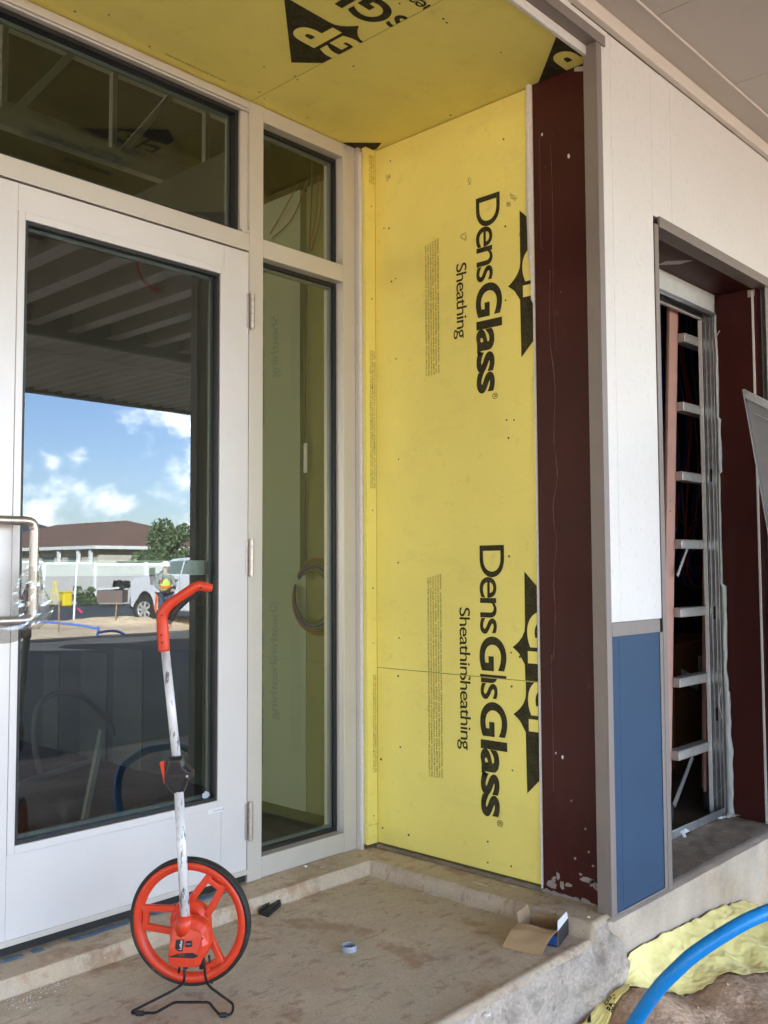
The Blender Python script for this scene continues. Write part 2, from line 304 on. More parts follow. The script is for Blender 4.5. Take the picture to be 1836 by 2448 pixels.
def board_print(parent, O, ex, ey, nrm, clips, warn=True, sheath=True, name_=True, logo=True):
    O, ex, ey, nrm = map(Vector, (O, ex, ey, nrm)); at = lambda u, v, k=1: O+ex*u+ey*v+nrm*.0012*k
    def fin(bm, nm, m):
        cut(bm, clips)
        if len(bm.faces): x = MB(); x.bm.free(); x.bm = bm; x.build(nm, m, parent)
        else: bm.free()
    if name_:
        bm = bmesh.new()
        text_bm(bm, 'Dens', at(0, 0), ex, ey, .110, .308, bold=.006, spacing=.84, res=8)
        text_bm(bm, 'G', at(.316, 0), ex, ey, .110, .119, bold=.030, res=8); text_bm(bm, 'lass', at(.448, 0), ex, ey, .110, .260, bold=.030, spacing=.93, res=8)
        text_bm(bm, '\u00ae', at(.712, .062), ex, ey, .024, .022)
        fin(bm, 'printed_name', m_ink)
    if sheath:
        bm = bmesh.new(); text_bm(bm, 'Sheathing', at(.219, -.093), ex, ey, .049, .275, bold=.004, spacing=.9, res=6); fin(bm, 'printed_word', m_ink)
    if warn:
        bm = bmesh.new()
        for i, t in enumerate(WARN): text_bm(bm, t, at(.099+.003*i, -.183-i*.0118), ex, ey, .0066, .508-.002*i, bold=.022, res=1)
        fin(bm, 'printed_warning', m_ink2)
    if logo:
        bm = bmesh.new(); c, b = .348, .187
        pts = [(-.257, 0), (-.075, 0)]+[(-.075+.075*t, -.052*t**2.2) for t in (.25, .5, .7, .85, 1)]+[(.075*(1-t), -.052*t**2.2) for t in (.85, .7, .5, .25, 0)]+[(.257, 0), (0, .257)]
        bm.faces.new([bm.verts.new(at(c+x, b+y)) for x, y in pts]); bmesh.ops.triangulate(bm, faces=bm.faces[:]); fin(bm, 'printed_logo', m_ink)
        bm = bmesh.new()
        text_bm(bm, 'G', at(c-.125, b+.018, 2), ex, ey, .120, .122, bold=.045, res=8); text_bm(bm, 'P', at(c+.010, b+.018, 2), ex, ey, .120, .112, bold=.045, res=8)
        fin(bm, 'logo_letters', m_yel)

# ================================================================== SETTING
def sstep(a, b, x):
    t = min(1, max(0, (x-a)/(b-a))); return t*t*(3-2*t)
def ground_z(x, y):
    d = -1.1-y
    z = -.27-.33*sstep(0, 4.5, d)
    near = 1-sstep(2, 6, math.hypot(x-.8, y+1.5))
    z += near*(.035*nv(x, y, 0, 3)+.02*nv(x, y, 3, 11))
    z += .075*math.exp(-((x-.50)**2+(y+1.20)**2)/.012) + .05*math.exp(-((x-.95)**2+(y+1.62)**2)/.03) - .05*sstep(1.3, 1.9, x)*(1-sstep(0, .6, d))
    return z
def axis(vals):
    o = []
    for a, b, n in vals: o += [a+(b-a)*i/n for i in range(n)]
    return o+[vals[-1][1]]
gx = axis([(-600, -60, 6), (-60, -4, 14), (-4, 0, 8), (0, 2.6, 104), (2.6, 6, 8), (6, 60, 14), (60, 600, 6)])
gy = axis([(-600, -60, 6), (-60, -6, 20), (-6, -2.4, 8), (-2.4, -.9, 60), (-.9, 3, 4), (3, 60, 6), (60, 600, 6)])
g = MB(); VV = [[g.bm.verts.new((x, y, ground_z(x, y) if y < -.95 else -.62)) for y in gy] for x in gx]
for i in range(len(gx)-1):
    for j in range(len(gy)-1): g.bm.faces.new((VV[i][j], VV[i+1][j], VV[i+1][j+1], VV[i][j+1]))
struct(g.build('ground', m_dirt, smooth=True))
# stoop floor: one slab with a raised ledge along the frame and the side wall, rounded front lip
def floor_z(x, y):
    n1 = .006*nv(x, y, 0, 14); e = max((y+.148+n1)/.015, (x-.436+n1)/.018)
    t = sstep(0, 1, e); z = -.075+.045*t + .0016*nv(x, y, 1, 9)+.0006*nv(x, y, 2, 60)
    if t > .02 and t < .98: z += .004*nv(x, y, 5, 40)
    d = y+1.066
    if d < .016: z -= .014*(1-d/.016)**2
    z += .0025*math.exp(-((d-.022)/.012)**2)
    return z
fx = axis([(-9, -1.4, 24), (-1.4, .62, 200)]); fy = axis([(-1.066, -1.02, 16), (-1.02, -.18, 60), (-.18, -.11, 28), (-.11, -.09, 2), (-.09, .06, 6)])
s_ = MB(); VV = [[s_.bm.verts.new((x, y, floor_z(x, y))) for y in fy] for x in fx]
for i in range(len(fx)-1):
    for j in range(len(fy)-1): s_.bm.faces.new((VV[i][j], VV[i+1][j], VV[i+1][j+1], VV[i][j+1]))
struct(s_.build('stoop_floor', m_conc, smooth=True))
ep = sorted(((PL(x, y, 'y', -1.105).z, PL(x, y, 'y', -1.105).x) for x, y in ((1466, 2206), (1482, 2232), (1498, 2248), (1504, 2270), (1505, 2290), (1516, 2302), (1515, 2340), (1490, 2372))))
def xend(z): return float(np.interp(z, [a for a, b in ep], [b for a, b in ep]))
nx = axis([(-9, -.6, 30), (-.6, .52, 100)])
nvv = [0, .2, .4, .5]+[.5+.5*i/26 for i in range(1, 27)]
def facep(x, q, back=0, over=0):
    zt0 = floor_z(x, -1.066)+.001; z = -.75+(zt0+.75)*q
    dn = sstep(0, .07, zt0-z)
    y = -1.0665-dn*(.004+.010*nv(x, z, 2, 7)+.005*nv(x, z, 2, 26)+.036*sstep(.28, .46, x+.06*nv(x, z, 0, 6)))
    return x, y, z
s_ = MB(); VV = []
for x in nx: VV.append([s_.bm.verts.new(facep(x, q)) for q in nvv])
for k in range(1, 13):
    row = []
    for q in nvv:
        x, y, z = facep(.52, q); t_ = k/8; xe = max(.522, xend(z))+.004*nv(0, z, 0, 30)
        if k <= 8: x = .52+(xe-.52)*math.sin(t_*math.pi/2) if True else x; y = y+.018*(1-math.cos(t_*math.pi/2))
        else: x = xe; y = y+.018+.035*(k-8)/4
        row.append(s_.bm.verts.new((x, y, z)))
    VV.append(row)
for i in range(len(VV)-1):
    for j in range(len(VV[0])-1): s_.bm.faces.new((VV[i][j], VV[i+1][j], VV[i+1][j+1], VV[i][j+1]))
o = s_.build('stoop_face', m_conc2, smooth=True); tag(o, 'rough mottled concrete front of the step below the floor edge', 'concrete step')
# foundation under the coloured wall, with its dusty ledge at the window opening
t = thing('foundation_wall', (.6, -1.07, -.7), 'tan concrete foundation running under the blue panel and the ladder opening', 'foundation')
def ff(u, v):
    x = .50+7.46*u; z = -.75+.711*v
    bul = 0
    return (x, -1.082+.018*(1-sstep(.535, .60, x))-.003*nv(x, z, 0, 9)-bul, z)
MB().grid(ff, 200, 24).build('footing_face', m_conc3, t, smooth=True)
MB().grid(lambda u, v: (.525+7.435*u, -1.083+.05*v-.003*nv(.525+7.435*u, 0, 0, 9), -.0395+.0022*nv(u*9, v, 0, 5)+(.004 if v > .2 else 0)), 120, 3).build('top_edge', m_conc3, t, smooth=True)
def lf(u, v):
    x = .93+.98*u; y = -1.05+.21*v
    return (x, y, -.026+.004*nv(x, y, 0, 20)+.006*sstep(.6, 1, v)*(.6+nv(x, y, 2, 9))+.004*v)
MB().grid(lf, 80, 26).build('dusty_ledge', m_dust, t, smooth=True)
# dirt roads and the yard mirrored in the door
def flat_poly(pts, z, name, m):
    q = MB(); q.bm.faces.new([q.bm.verts.new((p[0], p[1], z)) for p in pts]); return struct(q.build(name, m))
fh = Vector((fv[0], -fv[1], 0)).normalized(); rh = Vector((rv[0], -rv[1], 0)).normalized(); CM = Vector((CAM[0], -CAM[1], 0))
def YD(lat, dep, z=-.6): p = CM+rh*lat+fh*dep; return Vector((p.x, p.y, z))
flat_poly([YD(-90, 29.2), YD(90, 29.2), YD(90, 44.5), YD(-90, 44.5)], -.594, 'asphalt_road', m_asph)
flat_poly([(-3, -18.6), (15, -18.6), (15, -5.2), (-3, -5.2)], -.588, 'shadow_soil', mat('shadow_tinted_soil', (.11, .08, .055), .9, var=.3, vs=.6, fine=.2, fs=7, bump=.6, bs=4, bd=.1))  # soil colour darkened here to deepen the building's shadow
def sandf(u, v):
    lat = -26+34*u; dep = 19+10.6*v; p = YD(lat, dep)
    h = .10*max(0, nv(p.x, p.y, 0, .5))+.30*sstep(.80, .93, v)*(1-sstep(.95, 1, v))*(.45+.6*nv(p.x, p.y, 5, .35))+.06*nv(p.x, p.y, 0, 2.2)*sstep(.8, .9, v)
    if u < .02 or u > .98 or v < .02 or v > .985: h = -.03
    return (p.x, p.y, -.592+max(-.03, h))
struct(MB().grid(sandf, 150, 70).build('sand', m_sand, smooth=True))
flat_poly([YD(-90, 44.5), YD(90, 44.5), YD(90, 300), YD(-90, 300)], -.596, 'grass_verge', mat('dry_grass', (.12, .13, .05), .95, var=.3, vs=.3))

# ================================================================== STOREFRONT
sf = thing('glazed_storefront', (0, 0, -.03), 'pale aluminium glazed entrance frame with door leaves and glass beside the yellow board', 'storefront')
D0 = .11
fr = lambda nm, *a: B(*a).build(nm, m_frame, sf, bev=.0015)
fr('mullion', 0, .062, 0, D0, -.03, 2.680)
fr('end_post', .462, .526, 0, D0, -.03, 2.680)
fr('head_rail', .063, .461, .0005, D0, 2.625, 2.679)
fr('head_rail', -3.0, -.001, .0005, D0, 2.640, 2.679)
fr('head_lip', -3.0, -.012, -.010, .0002, 2.646, 2.664)
fr('transom_bar', .063, .461, .0005, D0, 2.131, 2.197)
fr('transom_bar', -3.0, -.001, .0005, D0, 2.139, 2.201)
fr('sill_rail', .063, .461, .0005, D0, -.028, .042)
fr('glazing_stop', -.034, -.001, .010, .05, 2.202, 2.639)
fr('post', -2.02, -1.96, 0, D0, -.03, 2.638)
fr('post', -3.06, -3.0, 0, D0, -.03, 2.68)
B(-.0345, -.0015, .0, .0095, 2.2015, 2.212).build('stop_clip', m_frame, sf)
def pane(parent, x0, x1, z0, z1, yg, m, gw=.012, yf=.012):
    g_ = MB(); g_.box(x0, x0+gw, yf, yg+.02, z0, z1).box(x1-gw, x1, yf, yg+.02, z0, z1).box(x0+gw, x1-gw, yf, yg+.02, z1-gw, z1).box(x0+gw, x1-gw, yf, yg+.02, z0, z0+gw)
    g_.build('gasket', m_gasket, parent)
    sp = MB(); e = gw+.012
    sp.box(x0+gw, x0+e, yg+.006, yg+.018, z0+gw, z1-gw).box(x1-e, x1-gw, yg+.006, yg+.018, z0+gw, z1-gw).box(x0+e, x1-e, yg+.006, yg+.018, z1-e, z1-gw).box(x0+e, x1-e, yg+.006, yg+.018, z0+gw, z0+e)
    sp.build('pane_spacer', m_zinc2, parent)
    B(x0+gw*.6, x1-gw*.6, yg, yg+.005, z0+gw*.6, z1-gw*.6).build('glass_pane', m, parent)
pane(sf, .063, .461, .043, 2.130, .048, m_glass2, .013, .040)
pane(sf, .063, .461, 2.198, 2.624, .048, m_glass2, .013, .040)
pane(sf, -1.96, -.035, 2.202, 2.639, .048, m_glass2, .013, .022)
pane(sf, -3.0, -2.02, .02, 2.138, .048, m_glass2, .013, .022)
pane(sf, -3.0, -2.02, 2.202, 2.639, .048, m_glass2, .013, .022)

def door(x0, x1, hinge_x, hs, label=None, dress=True):
    """leaf between x0 and x1; hs=+1 hinges on the right"""
    d = bpy.data.objects.new('door', None); COL.objects.link(d); d.parent = sf; d.location = (0, 0, .03)
    a, b = (.104, .110) if hs > 0 else (.110, .104)
    gx0, gx1 = x0+a+.022, x1-b-.016
    y0, y1 = -.002, .042
    B(x0+.002, x0+a, y0, y1, .004, 2.131).build('stile', m_door, d, bev=.001)
    B(x1-b, x1-.003, y0, y1, .004, 2.131).build('stile', m_door, d, bev=.001)
    B(x0+a+.0006, x1-b-.0006, y0+.0005, y1, 2.052, 2.131).build('top_rail', m_door, d, bev=.0008)
    B(x0+a+.0006, x1-b-.0006, y0+.0005, y1, .004, .242).build('bottom_rail', m_door, d, bev=.0008)
    bd = MB(); z0, z1 = .266, 2.029
    for q in (((x0+a+.0006, gx0), (.243, 2.051)), ((gx1, x1-b-.0006), (.243, 2.051)), ((gx0, gx1), (z1, 2.051)), ((gx0, gx1), (.243, z0))):
        bd.box(q[0][0], q[0][1], y0-.003, y1-.004, q[1][0], q[1][1])
    bd.build('glazing_bead', m_door, d, bev=.0012)
    pane(d, gx0, gx1, z0, z1, .018, m_glass, .010, .002)
    B(x0+.004, x1-.004, y0-.006, y0-.0006, .0, .016).build('bottom_strip', m_frame, d, bev=.001)
    B(x0+.006, x1-.006, .001, .038, -.024, .002).build('door_sweep', m_gasket, d)
    for zz in (1.925, 1.065, .175):
        h = MB(); yc = -.0125
        for k in range(5):
            r_ = .0085 if k != 2 else .0088
            h.tube([(hinge_x, yc, zz-.062+k*.0248+.0008), (hinge_x, yc, zz-.062+(k+1)*.0248-.0008)], r_, 12)
        h.tube([(hinge_x, yc, zz-.066), (hinge_x, yc, zz+.066)], .006, 10)
        h.box(hinge_x-.018, hinge_x-.001, -.0045, -.0022, zz-.06, zz+.06)
        h.build('hinge', m_nickel, d, bev=.0006)
    pb = MB(); pb.box(gx0-.02, gx1+.02, .062, .10, 1.007, 1.056)
    pbo = pb.build('push_bar', mat('pale_push_bar', (.92, .94, .90), .5, .0), d, bev=.002)
    sc = MB()
    for zz in (1.045, 1.019): sc.tube([(gx1-.062, .0625, zz), (gx1-.062, .0605, zz)], .0045, 12)
    sc.build('screw', m_wlabel, pbo)
    # pull handle, offset towards the glass
    sx = 1 if hs > 0 else -1; xm = (x0+.015) if hs > 0 else (x1-.015)
    arm = [(0, 0), (.0, -.045), (.006, -.063), (.022, -.070), (.06, -.070), (.095, -.070)]
    p = [(xm+sx*ax, ay, 1.161) for ax, ay in arm]
    xb = xm+sx*.120
    p += [(xb-sx*.007, -.070, 1.156), (xb-sx*.001, -.070, 1.142), (xb, -.070, 1.125), (xb, -.070, 1.02), (xb, -.070, .93), (xb-sx*.001, -.070, .908), (xb-sx*.007, -.070, .895)]
    p += [(xm+sx*ax, ay, .889) for ax, ay in reversed(arm)]
    MB().tube(spline(p, 5), .0128, 18).build('pull_handle', m_nickel, d, smooth=True)
    for zz in (1.161, .889): MB().tube([(xm, -.0025, zz), (xm, -.008, zz)], .021, 20).build('handle_rosette', m_nickel, d, bev=.001)
    return d, xb, gx1, gx0
dr, xb, gx1, gx0 = door(-.948, -.002, .004, 1)
door(-1.958, -.952, -1.962, -1)
# sticker on the bottom rail and blot on the glass
st = B(*sorted((PL(497, 1923, 'y', -.003).x, PL(532, 1917, 'y', -.003).x)), -.0032, -.0026, .228, .243).build('rail_sticker', m_wlabel, dr)
bm = bmesh.new(); text_bm(bm, 'CERTIFIED ENTRANCE', (-.148, -.0034, .233), (1, 0, 0), (0, 0, 1), .0036, .045); x_ = MB(); x_.bm = bm; x_.build('sticker_text', m_ink, dr)
sp_ = MB(); c0 = PL(492, 1904, 'y', .017)
pts = []
for k in range(22):
    a = 2*math.pi*k/22; r_ = .012*(1+.3*nv(math.cos(a)*2, math.sin(a)*2, 0, 2)+(.18 if k % 3 == 0 else 0)); pts.append((c0.x+r_*math.cos(a)*1.1, .0172, c0.z+.004+r_*math.sin(a)))
sp_.prism(pts, (0, -.0008, 0)); sp_.build('glass_smudge', mat('dried_smudge', (.42, .48, .52), .7), dr)
# crumpled clear film around the lower handle (its own thing, wrapped round the bar)
cl = MB()
def clf(u, v):
    a = u*2*math.pi; z = .862+.175*v; r_ = .020+.028*math.sin(math.pi*min(1, v*1.05))**.7*(1+.45*math.cos(a*2+v*5))+.012*nv(math.cos(a)*2, math.sin(a)*2, v*5, 1.6)
    cx = xb-.010*(1-v)+.006*math.sin(v*6)
    return (cx+r_*math.cos(a)*1.05, -.070+r_*math.sin(a)*.55, z+.006*nv(math.cos(a)*3, math.sin(a)*3, v*9, 1))
cl.grid(clf, 30, 26)
tag(cl.build('plastic_wrap', m_cling, smooth=False), 'crumpled clear plastic film bunched round the lower bend of the pull handle', 'plastic film')
ta = MB()
def taf(u, v):
    x = -.945+.125*u; return (x, -.066-.018*math.sin(v*math.pi)*(1-.3*u)-.003*nv(x, v, 0, 30), .838+.070*v+.010*u*u-.012*math.sin(u*3))
ta.grid(taf, 20, 8); tag(ta.build('masking_tape', m_cltape, smooth=True), 'wide torn strip of translucent grey tape over the lower handle arm', 'tape')
# blue tape flakes on the ledge
for i, (a, b) in enumerate(((-.955, -.80), (-.775, -.74), (-.66, -.40), (-.385, -.11))):
    q = MB(); q.grid(lambda u, v: (a+(b-a)*u, -.033+.026*v+.002*nv(a+u*3, v, 0, 9), -.0285+.0006*nv(u*9, v, 0, 3)), 14, 2)
    tag(q.build('painters_tape', m_btape, solid=.0006), ['short torn strip of blue tape at the left end of the door sill', 'tiny scrap of blue tape between two longer strips on the sill', 'long faded blue tape strip left of the orange wheel on the sill', 'blue tape strip behind the orange wheel on the sill'][i], 'tape', 'blue tape strips under the door')

# ================================================================== YELLOW RECESS
XW = .600; YF = -1.064
rw = thing('sheathed_side_wall', (.6, -.5, -.03), 'tall yellow gypsum sheathing wall beside the glass with black board lettering', 'wall')
B(.612, .766, -1.03, .10, -.03, 2.9).build('wall_core', m_dry, rw)
B(XW, .611, -.785, -.041, .6475, 2.679).build('board', m_yel, rw, bev=.0008)
B(XW+.0005, .611, -.785, -.041, -.012, .6455).build('board', m_yel, rw, bev=.0008)
B(XW+.004, .6105, -.785, -.041, .6450, .6480).build('board_joint', m_seam, rw)
B(.5455, XW-.0002, -.0405, -.018, .058, 2.681).build('return_strip', m_yel, rw, bev=.0008)
B(.546, XW-.0002, -.0402, -.018, -.014, .0565).build('return_strip', m_yel, rw, bev=.0008)
ck = MB(); ck.tube([(.537, -.018+.0015*nv(0, 0, z, 6), z) for z in np.linspace(-.03, 2.66, 80)], [.0085+.0015*nv(1, 2, z, 9) for z in np.linspace(-.03, 2.66, 80)], 8)
ck.build('caulk_bead', m_gyp, rw, smooth=True)
B(.5265, .5445, -.016, .0, -.03, 2.68).build('edge_shim', m_frame, rw)
# ragged white wrap at the front edge of the board
def wrapw(z):
    if z > 1.92: return -.775+.026*sstep(1.92, 2.2, z)*(.7+.6*nv(0, 0, z, 4))+.006*nv(0, 1, z, 9)
    return -.779+.0035*nv(0, 0, z, 6)-.0015
def wr(u, v):
    z = -.02+2.72*v; e = wrapw(z)
    y = -.788+(e+.788)*u; x = XW-.0016-(.010+.004*(z > 1.92))*math.sin(u*math.pi*.85+.35)
    return (x, y, z)
MB().grid(wr, 6, 160).build('edge_wrap', m_gyp, rw, smooth=True)
# dirty gap under the boards
B(XW+.001, .611, -.785, -.041, -.030, -.0125).build('base_gap', m_seam, rw)
gap = MB(); gap.grid(lambda u, v: (XW-.004-.012*v+.003*nv(u*30, v, 0, 1), -.045-.74*u, -.018-.010*v+.004*nv(u*20, v, 3, 1)), 60, 3); gap.build('base_sealant', m_dust, rw, smooth=True)
ZS = .6465
print_ = lambda *a, **k: board_print(*a, **k)
ex, ey, nn_ = (0, 0, -1), (0, -1, 0), (-1, 0, 0)
edge = [((0, -.776, 0), (0, -1, 0))]
board_print(rw, (XW, -.540, 2.350), ex, ey, nn_, edge)
board_print(rw, (XW, -.540, 1.105), ex, ey, nn_, edge+[((0, 0, ZS+.002), (0, 0, -1))])
board_print(rw, (XW, -.540, .880), ex, ey, nn_, edge+[((0, 0, ZS-.002), (0, 0, 1))])
# small print on the narrow return strip
bm = bmesh.new()
def strip_txt(z0, lines, ln, clip=None):
    for i, t_ in enumerate(lines): text_bm(bm, t_, (.5865-.0105*i, -.0412, z0), (0, 0, -1), (1, 0, 0), .0072, ln, bold=.012)
strip_txt(2.655, ['DO NOT USE IF', 'BOARD IS WET', 'EDGE TO STUD'], .115)
strip_txt(1.875, WARN[4:6]+[WARN[3]], .54)
strip_txt(.62, WARN[4:6], .37)
x_ = MB(); x_.bm = bm; x_.build('strip_print', m_ink2, rw)
# screws heads
def fasteners(parent, pts, nrm, r=.0042):
    q = MB(); nrm = Vector(nrm)
    for p in pts:
        p = Vector(p); q.tube([p-nrm*.001, p+nrm*.0009], r*random.uniform(.7, 1.1), 8)
    q.build('screw_heads', mat('rusty_screw', (.09, .07, .045), .7), parent)['kind'] = 'stuff'
pts = [PL(x, y, 'x', XW) for x, y in ((1204, 333), (933, 385), (930, 546), (918, 546), (1208, 541), (1209, 718), (946, 666), (936, 673), (947, 858), (1211, 1004), (1229, 1004), (953, 1098), (952, 1345), (1217, 1330), (954, 1525), (1222, 1560), (952, 1616), (1243, 1570), (1223, 1641), (957, 1786), (911, 1815), (1225, 1842), (977, 1996), (915, 1979), (1166, 2062), (1222, 2071), (1166, 2012), (1216, 1047))]
fasteners(rw, pts, (-1, 0, 0))
fasteners(rw, [(.578, -.0405, z) for z in (2.45, 2.08, 1.73, 1.25, .95, .74, .33, .09)], (0, -1, 0), .0035)
m_pen = mat('pencil_mark', (.40, .33, .12), .9)
rs = random.Random(11)
for px, py, a_ in ((928, 424, .012), (1120, 432, .012), (1228, 470, .014), (1215, 486, .010), (1108, 570, .016), (1245, 560, .008)):
    c_ = PL(px, py, 'x', XW-.0004); pp = [Vector((XW-.0004, c_.y+rs.uniform(-a_, a_), c_.z+rs.uniform(-a_, a_)*1.3)) for _ in range(9)]
    MB().tube(spline(pp, 5), [(.0012, .0004)]*(8*5+1), 5, flat=(0, 1, 0)).build('pencil_scribble', m_pen, rw)
# dark red membrane on the front part of the side wall
rm = thing('membrane_corner', (.6, -.9, -.03), 'dark red weather membrane strip beside the yellow boards, splashed with plaster at its foot', 'membrane')
RX = .5965
MB().grid(lambda u, v: (RX-.0012*nv(u*3, v*9, 0, 1), -.789-.217*u, -.038+2.752*v), 10, 90).build('red_strip', m_red, rm, smooth=True)
B(RX+.003, .6118, -1.03, -.789, -.038, 2.72).build('backing', m_red, rm)
B(.586, .612, -1.0165, -1.0065, -.048, 2.70).build('white_flange', m_gyp, rm, bev=.002)
# pale drips and scratches
for path, r_ in (([(-.85, 2.02), (-.845, 1.8), (-.862, 1.62), (-.855, 1.45), (-.866, 1.33), (-.848, 1.22), (-.858, 1.10), (-.846, 1.0), (-.85, .86), (-.838, .72)], .0016), ([(-.86, 2.45), (-.864, 2.2), (-.861, 1.95), (-.87, 1.75)], .001), ([(-.832, .74), (-.834, .3)], .0013), ([(-.816, 2.5), (-.815, 2.1)], .0009)):
    pp = [Vector((RX-.002, y+.002*nv(z, y, 0, 30), z)) for y, z in [(a.x, a.y) for a in spline([(y, z, 0) for y, z in path], 8)]]
    MB().tube(pp, [(r_*(.5+abs(nv(p.z, 0, 0, 25))*1.6), .0006) for p in pp], 6, flat=(0, 1, 0)).build('pale_drip', mat('pale_drip', (.13, .07, .06), .6), rm)
def blob(c, rx, ry, parent, m, nrm='x', n=26, th=.0012, name='plaster_splash', seed=0):
    q = MB(); c = Vector(c); pts = []
    for k in range(n):
        a = 2*math.pi*k/n; rr = 1+.5*nv(math.cos(a)*1.3+seed, math.sin(a)*1.3, seed*1.7, 1.4)+.35*nv(math.cos(a)*3+seed, math.sin(a)*3, seed*1.7, 2.6)
        d = (0, rx*rr*math.cos(a), ry*rr*math.sin(a)) if nrm == 'x' else (rx*rr*math.cos(a), ry*rr*math.sin(a), 0) if nrm == 'z' else (rx*rr*math.cos(a), 0, ry*rr*math.sin(a))
        pts.append(c+Vector(d))
    off = {'x': (-th, 0, 0), 'z': (0, 0, th), 'y': (0, -th, 0)}[nrm]
    q.prism(pts, off); return q.build(name, m, parent)
q = MB()
spl = [(-.975, .035, .016, .010), (-.955, .042, .022, .008), (-.99, .022, .010, .007), (-.845, .03, .006, .012), (-.83, .018, .008, .010), (-.86, .005, .007, .012), (-.885, .012, .012, .006), (-.93, .055, .006, .004), (-.91, .10, .004, .004), (-.975, .09, .004, .003), (-.82, .0, .018, .012), (-.95, .2, .003, .004), (-.96, .13, .003, .004), (-.9, .28, .003, .003)]
for i, (y, z, a, b) in enumerate(spl): blob((RX-.0015, y, z), a, b, rm, m_plaster, seed=i)
for i in range(4): blob((RX-.0013-.0004*i, -.815-.045*i, -.036+.004*nv(i, 0, 0, 3)), .036, .012+.008*random.random(), rm, m_plaster, seed=30+i)
for (px, py, r_) in ((1360, 374, .006), (1296, 322, .004), (1345, 1810, .005), (1329, 1800, .003), (1328, 2300, .001)):
    p = PL(px, py, 'x', RX-.0013)
    if p.y > -1.0: blob((RX-.0013, p.y, p.z), r_*.7, r_*1.2, rm, m_wlabel, seed=px*.1, name='white_chip')

# ceiling of the recess
rc = thing('sheathed_soffit', (0, -.5, 2.68), 'yellow sheathing ceiling over the entrance with cut black logo and lettering', 'soffit')
ZC = 2.682
B(-3.2, .0035, -1.0145, .12, ZC, 2.698).build('board', m_yel, rc, bev=.0006)
B(.0065, .612, -1.0145, .12, ZC+.0003, 2.698).build('board', m_yel, rc, bev=.0006)
B(.003, .007, -1.0145, .12, ZC+.002, 2.697).build('board_joint', m_seam, rc)
cx, cy, cn = (-1, 0, 0), (0, 1, 0), (0, 0, -1)
board_print(rc, (.278, -.742, ZC), cx, cy, cn, [((.0025, 0, 0), (1, 0, 0))])
board_print(rc, (.948, -1.253, ZC), cx, cy, cn, [((0, -1.0142, 0), (0, -1, 0)), ((.598, 0, 0), (1, 0, 0))], name_=False, sheath=False, warn=False)
bm = bmesh.new(); bm.faces.new([bm.verts.new((x, y, ZC-.0012)) for x, y in ((.452, .02), (.470, -.012), (.565, -.108), (.590, -.06), (.59, .02))]); x_ = MB(); x_.bm = bm; x_.build('printed_corner', m_ink, rc)
bm = bmesh.new(); text_bm(bm, 'DO NOT INSTALL WITH PAPER SIDE OUT', (.30, -.045-.02, ZC-.001), (-1, 0, 0), (0, 1, 0), .012, .01)
a_, b_ = PL(392, 128, 'z', ZC), PL(540, 193, 'z', ZC)
bm.free(); bm = bmesh.new(); text_bm(bm, 'NOT FOR ROOFS WHEN CODE REQ.', (b_.x, b_.y, ZC-.001), (-1, 0, 0), (0, 1, 0), .009, abs(a_.x-b_.x), bold=.005); x_ = MB(); x_.bm = bm; x_.build('printed_line', m_ink2, rc)
fasteners(rc, [PL(x, y, 'z', ZC) for x, y in ((631, 159), (260, 35), (357, 111), (705, 182), (711, 190), (620, 220), (760, 95), (1060, 45), (1068, 54), (1197, 125), (1077, 275), (735, 280), (905, 342), (845, 158), (907, 345), (955, 8), (632, 236), (179, 27))], (0, 0, -1), .0035)

# ================================================================== COLOURED FRONT WALL
fw = thing('panelled_front_wall', (.9, -1.05, -.04), 'white composite front wall with blue lower panel and grey brown trim around the ladder opening', 'wall')
def panel(nm, m, x0, x1, z0, z1, y0=YF, y1=-1.035): B(x0, x1, y0, y1, z0, z1).build(nm, m, fw, bev=.001)
B(.6125, .93, -1.034, -.86, -.036, 2.9).build('pier_core', m_zinc2, fw)
B(.9305, 7.9, -1.034, -.86, 2.24, 2.9).build('header_core', m_zinc2, fw)
B(1.942, 7.9, -1.034, -.86, -.036, 2.2395).build('wall_core', m_zinc2, fw)
# white panels with fine butt joints
xs_ = [.5775, .6385, .9145]
for a, b in zip(xs_, xs_[1:]): panel('white_panel', m_white, a, b-.001, .854, 2.790)
for a, b in ((.9145, 1.059), (1.059, 1.906), (1.906, 2.75), (2.75, 3.97), (3.97, 7.9)): panel('white_panel', m_white, a, b-.001, 2.2405, 2.790)
panel('white_panel', m_white, -9, .5765, 2.7425, 2.790)
for a, b in ((1.975, 2.75), (2.75, 3.97), (3.97, 7.9)): panel('white_panel', m_white, a, b-.001, .854, 2.2385)
panel('blue_panel', m_blue, .5775, .6215, -.030, .809); panel('blue_panel', m_blue, .6222, .8925, -.030, .809)
panel('blue_panel', m_blue, 1.975, 7.9, -.030, .809)
T = lambda nm, *a, bev=.0012: B(*a).build(nm, m_trim, fw, bev=bev)
T('corner_trim', .545, .5768, -1.067, -1.063, -.040, 2.708)
T('corner_trim', .545, .5485, -1.0629, -1.018, -.040, 2.708)
T('band_trim', .5775, .8930, -1.068, -1.0645, .8095, .8535)
T('band_trim', 1.976, 7.9, -1.068, -1.0645, .8095, .8535)
T('base_trim', .5775, .9, -1.067, -1.0645, -.040, -.0305)
T('jamb_trim', .8935, .9205, -1.0665, -1.0642, -.040, .8088)
T('jamb_trim', .9150, .9430, -1.0685, -1.0644, -.0401, 2.212)
T('jamb_trim', .9400, .9429, -1.0643, -1.02, -.040, 2.212)
T('jamb_trim', 1.9000, 1.9750, -1.067, -1.0640, -.040, 2.204)
T('head_trim', .944, 1.99, -1.073, -1.0645, 2.2055, 2.2435)
T('head_trim', .944, 1.99, -1.0644, -1.010, 2.2055, 2.2085)
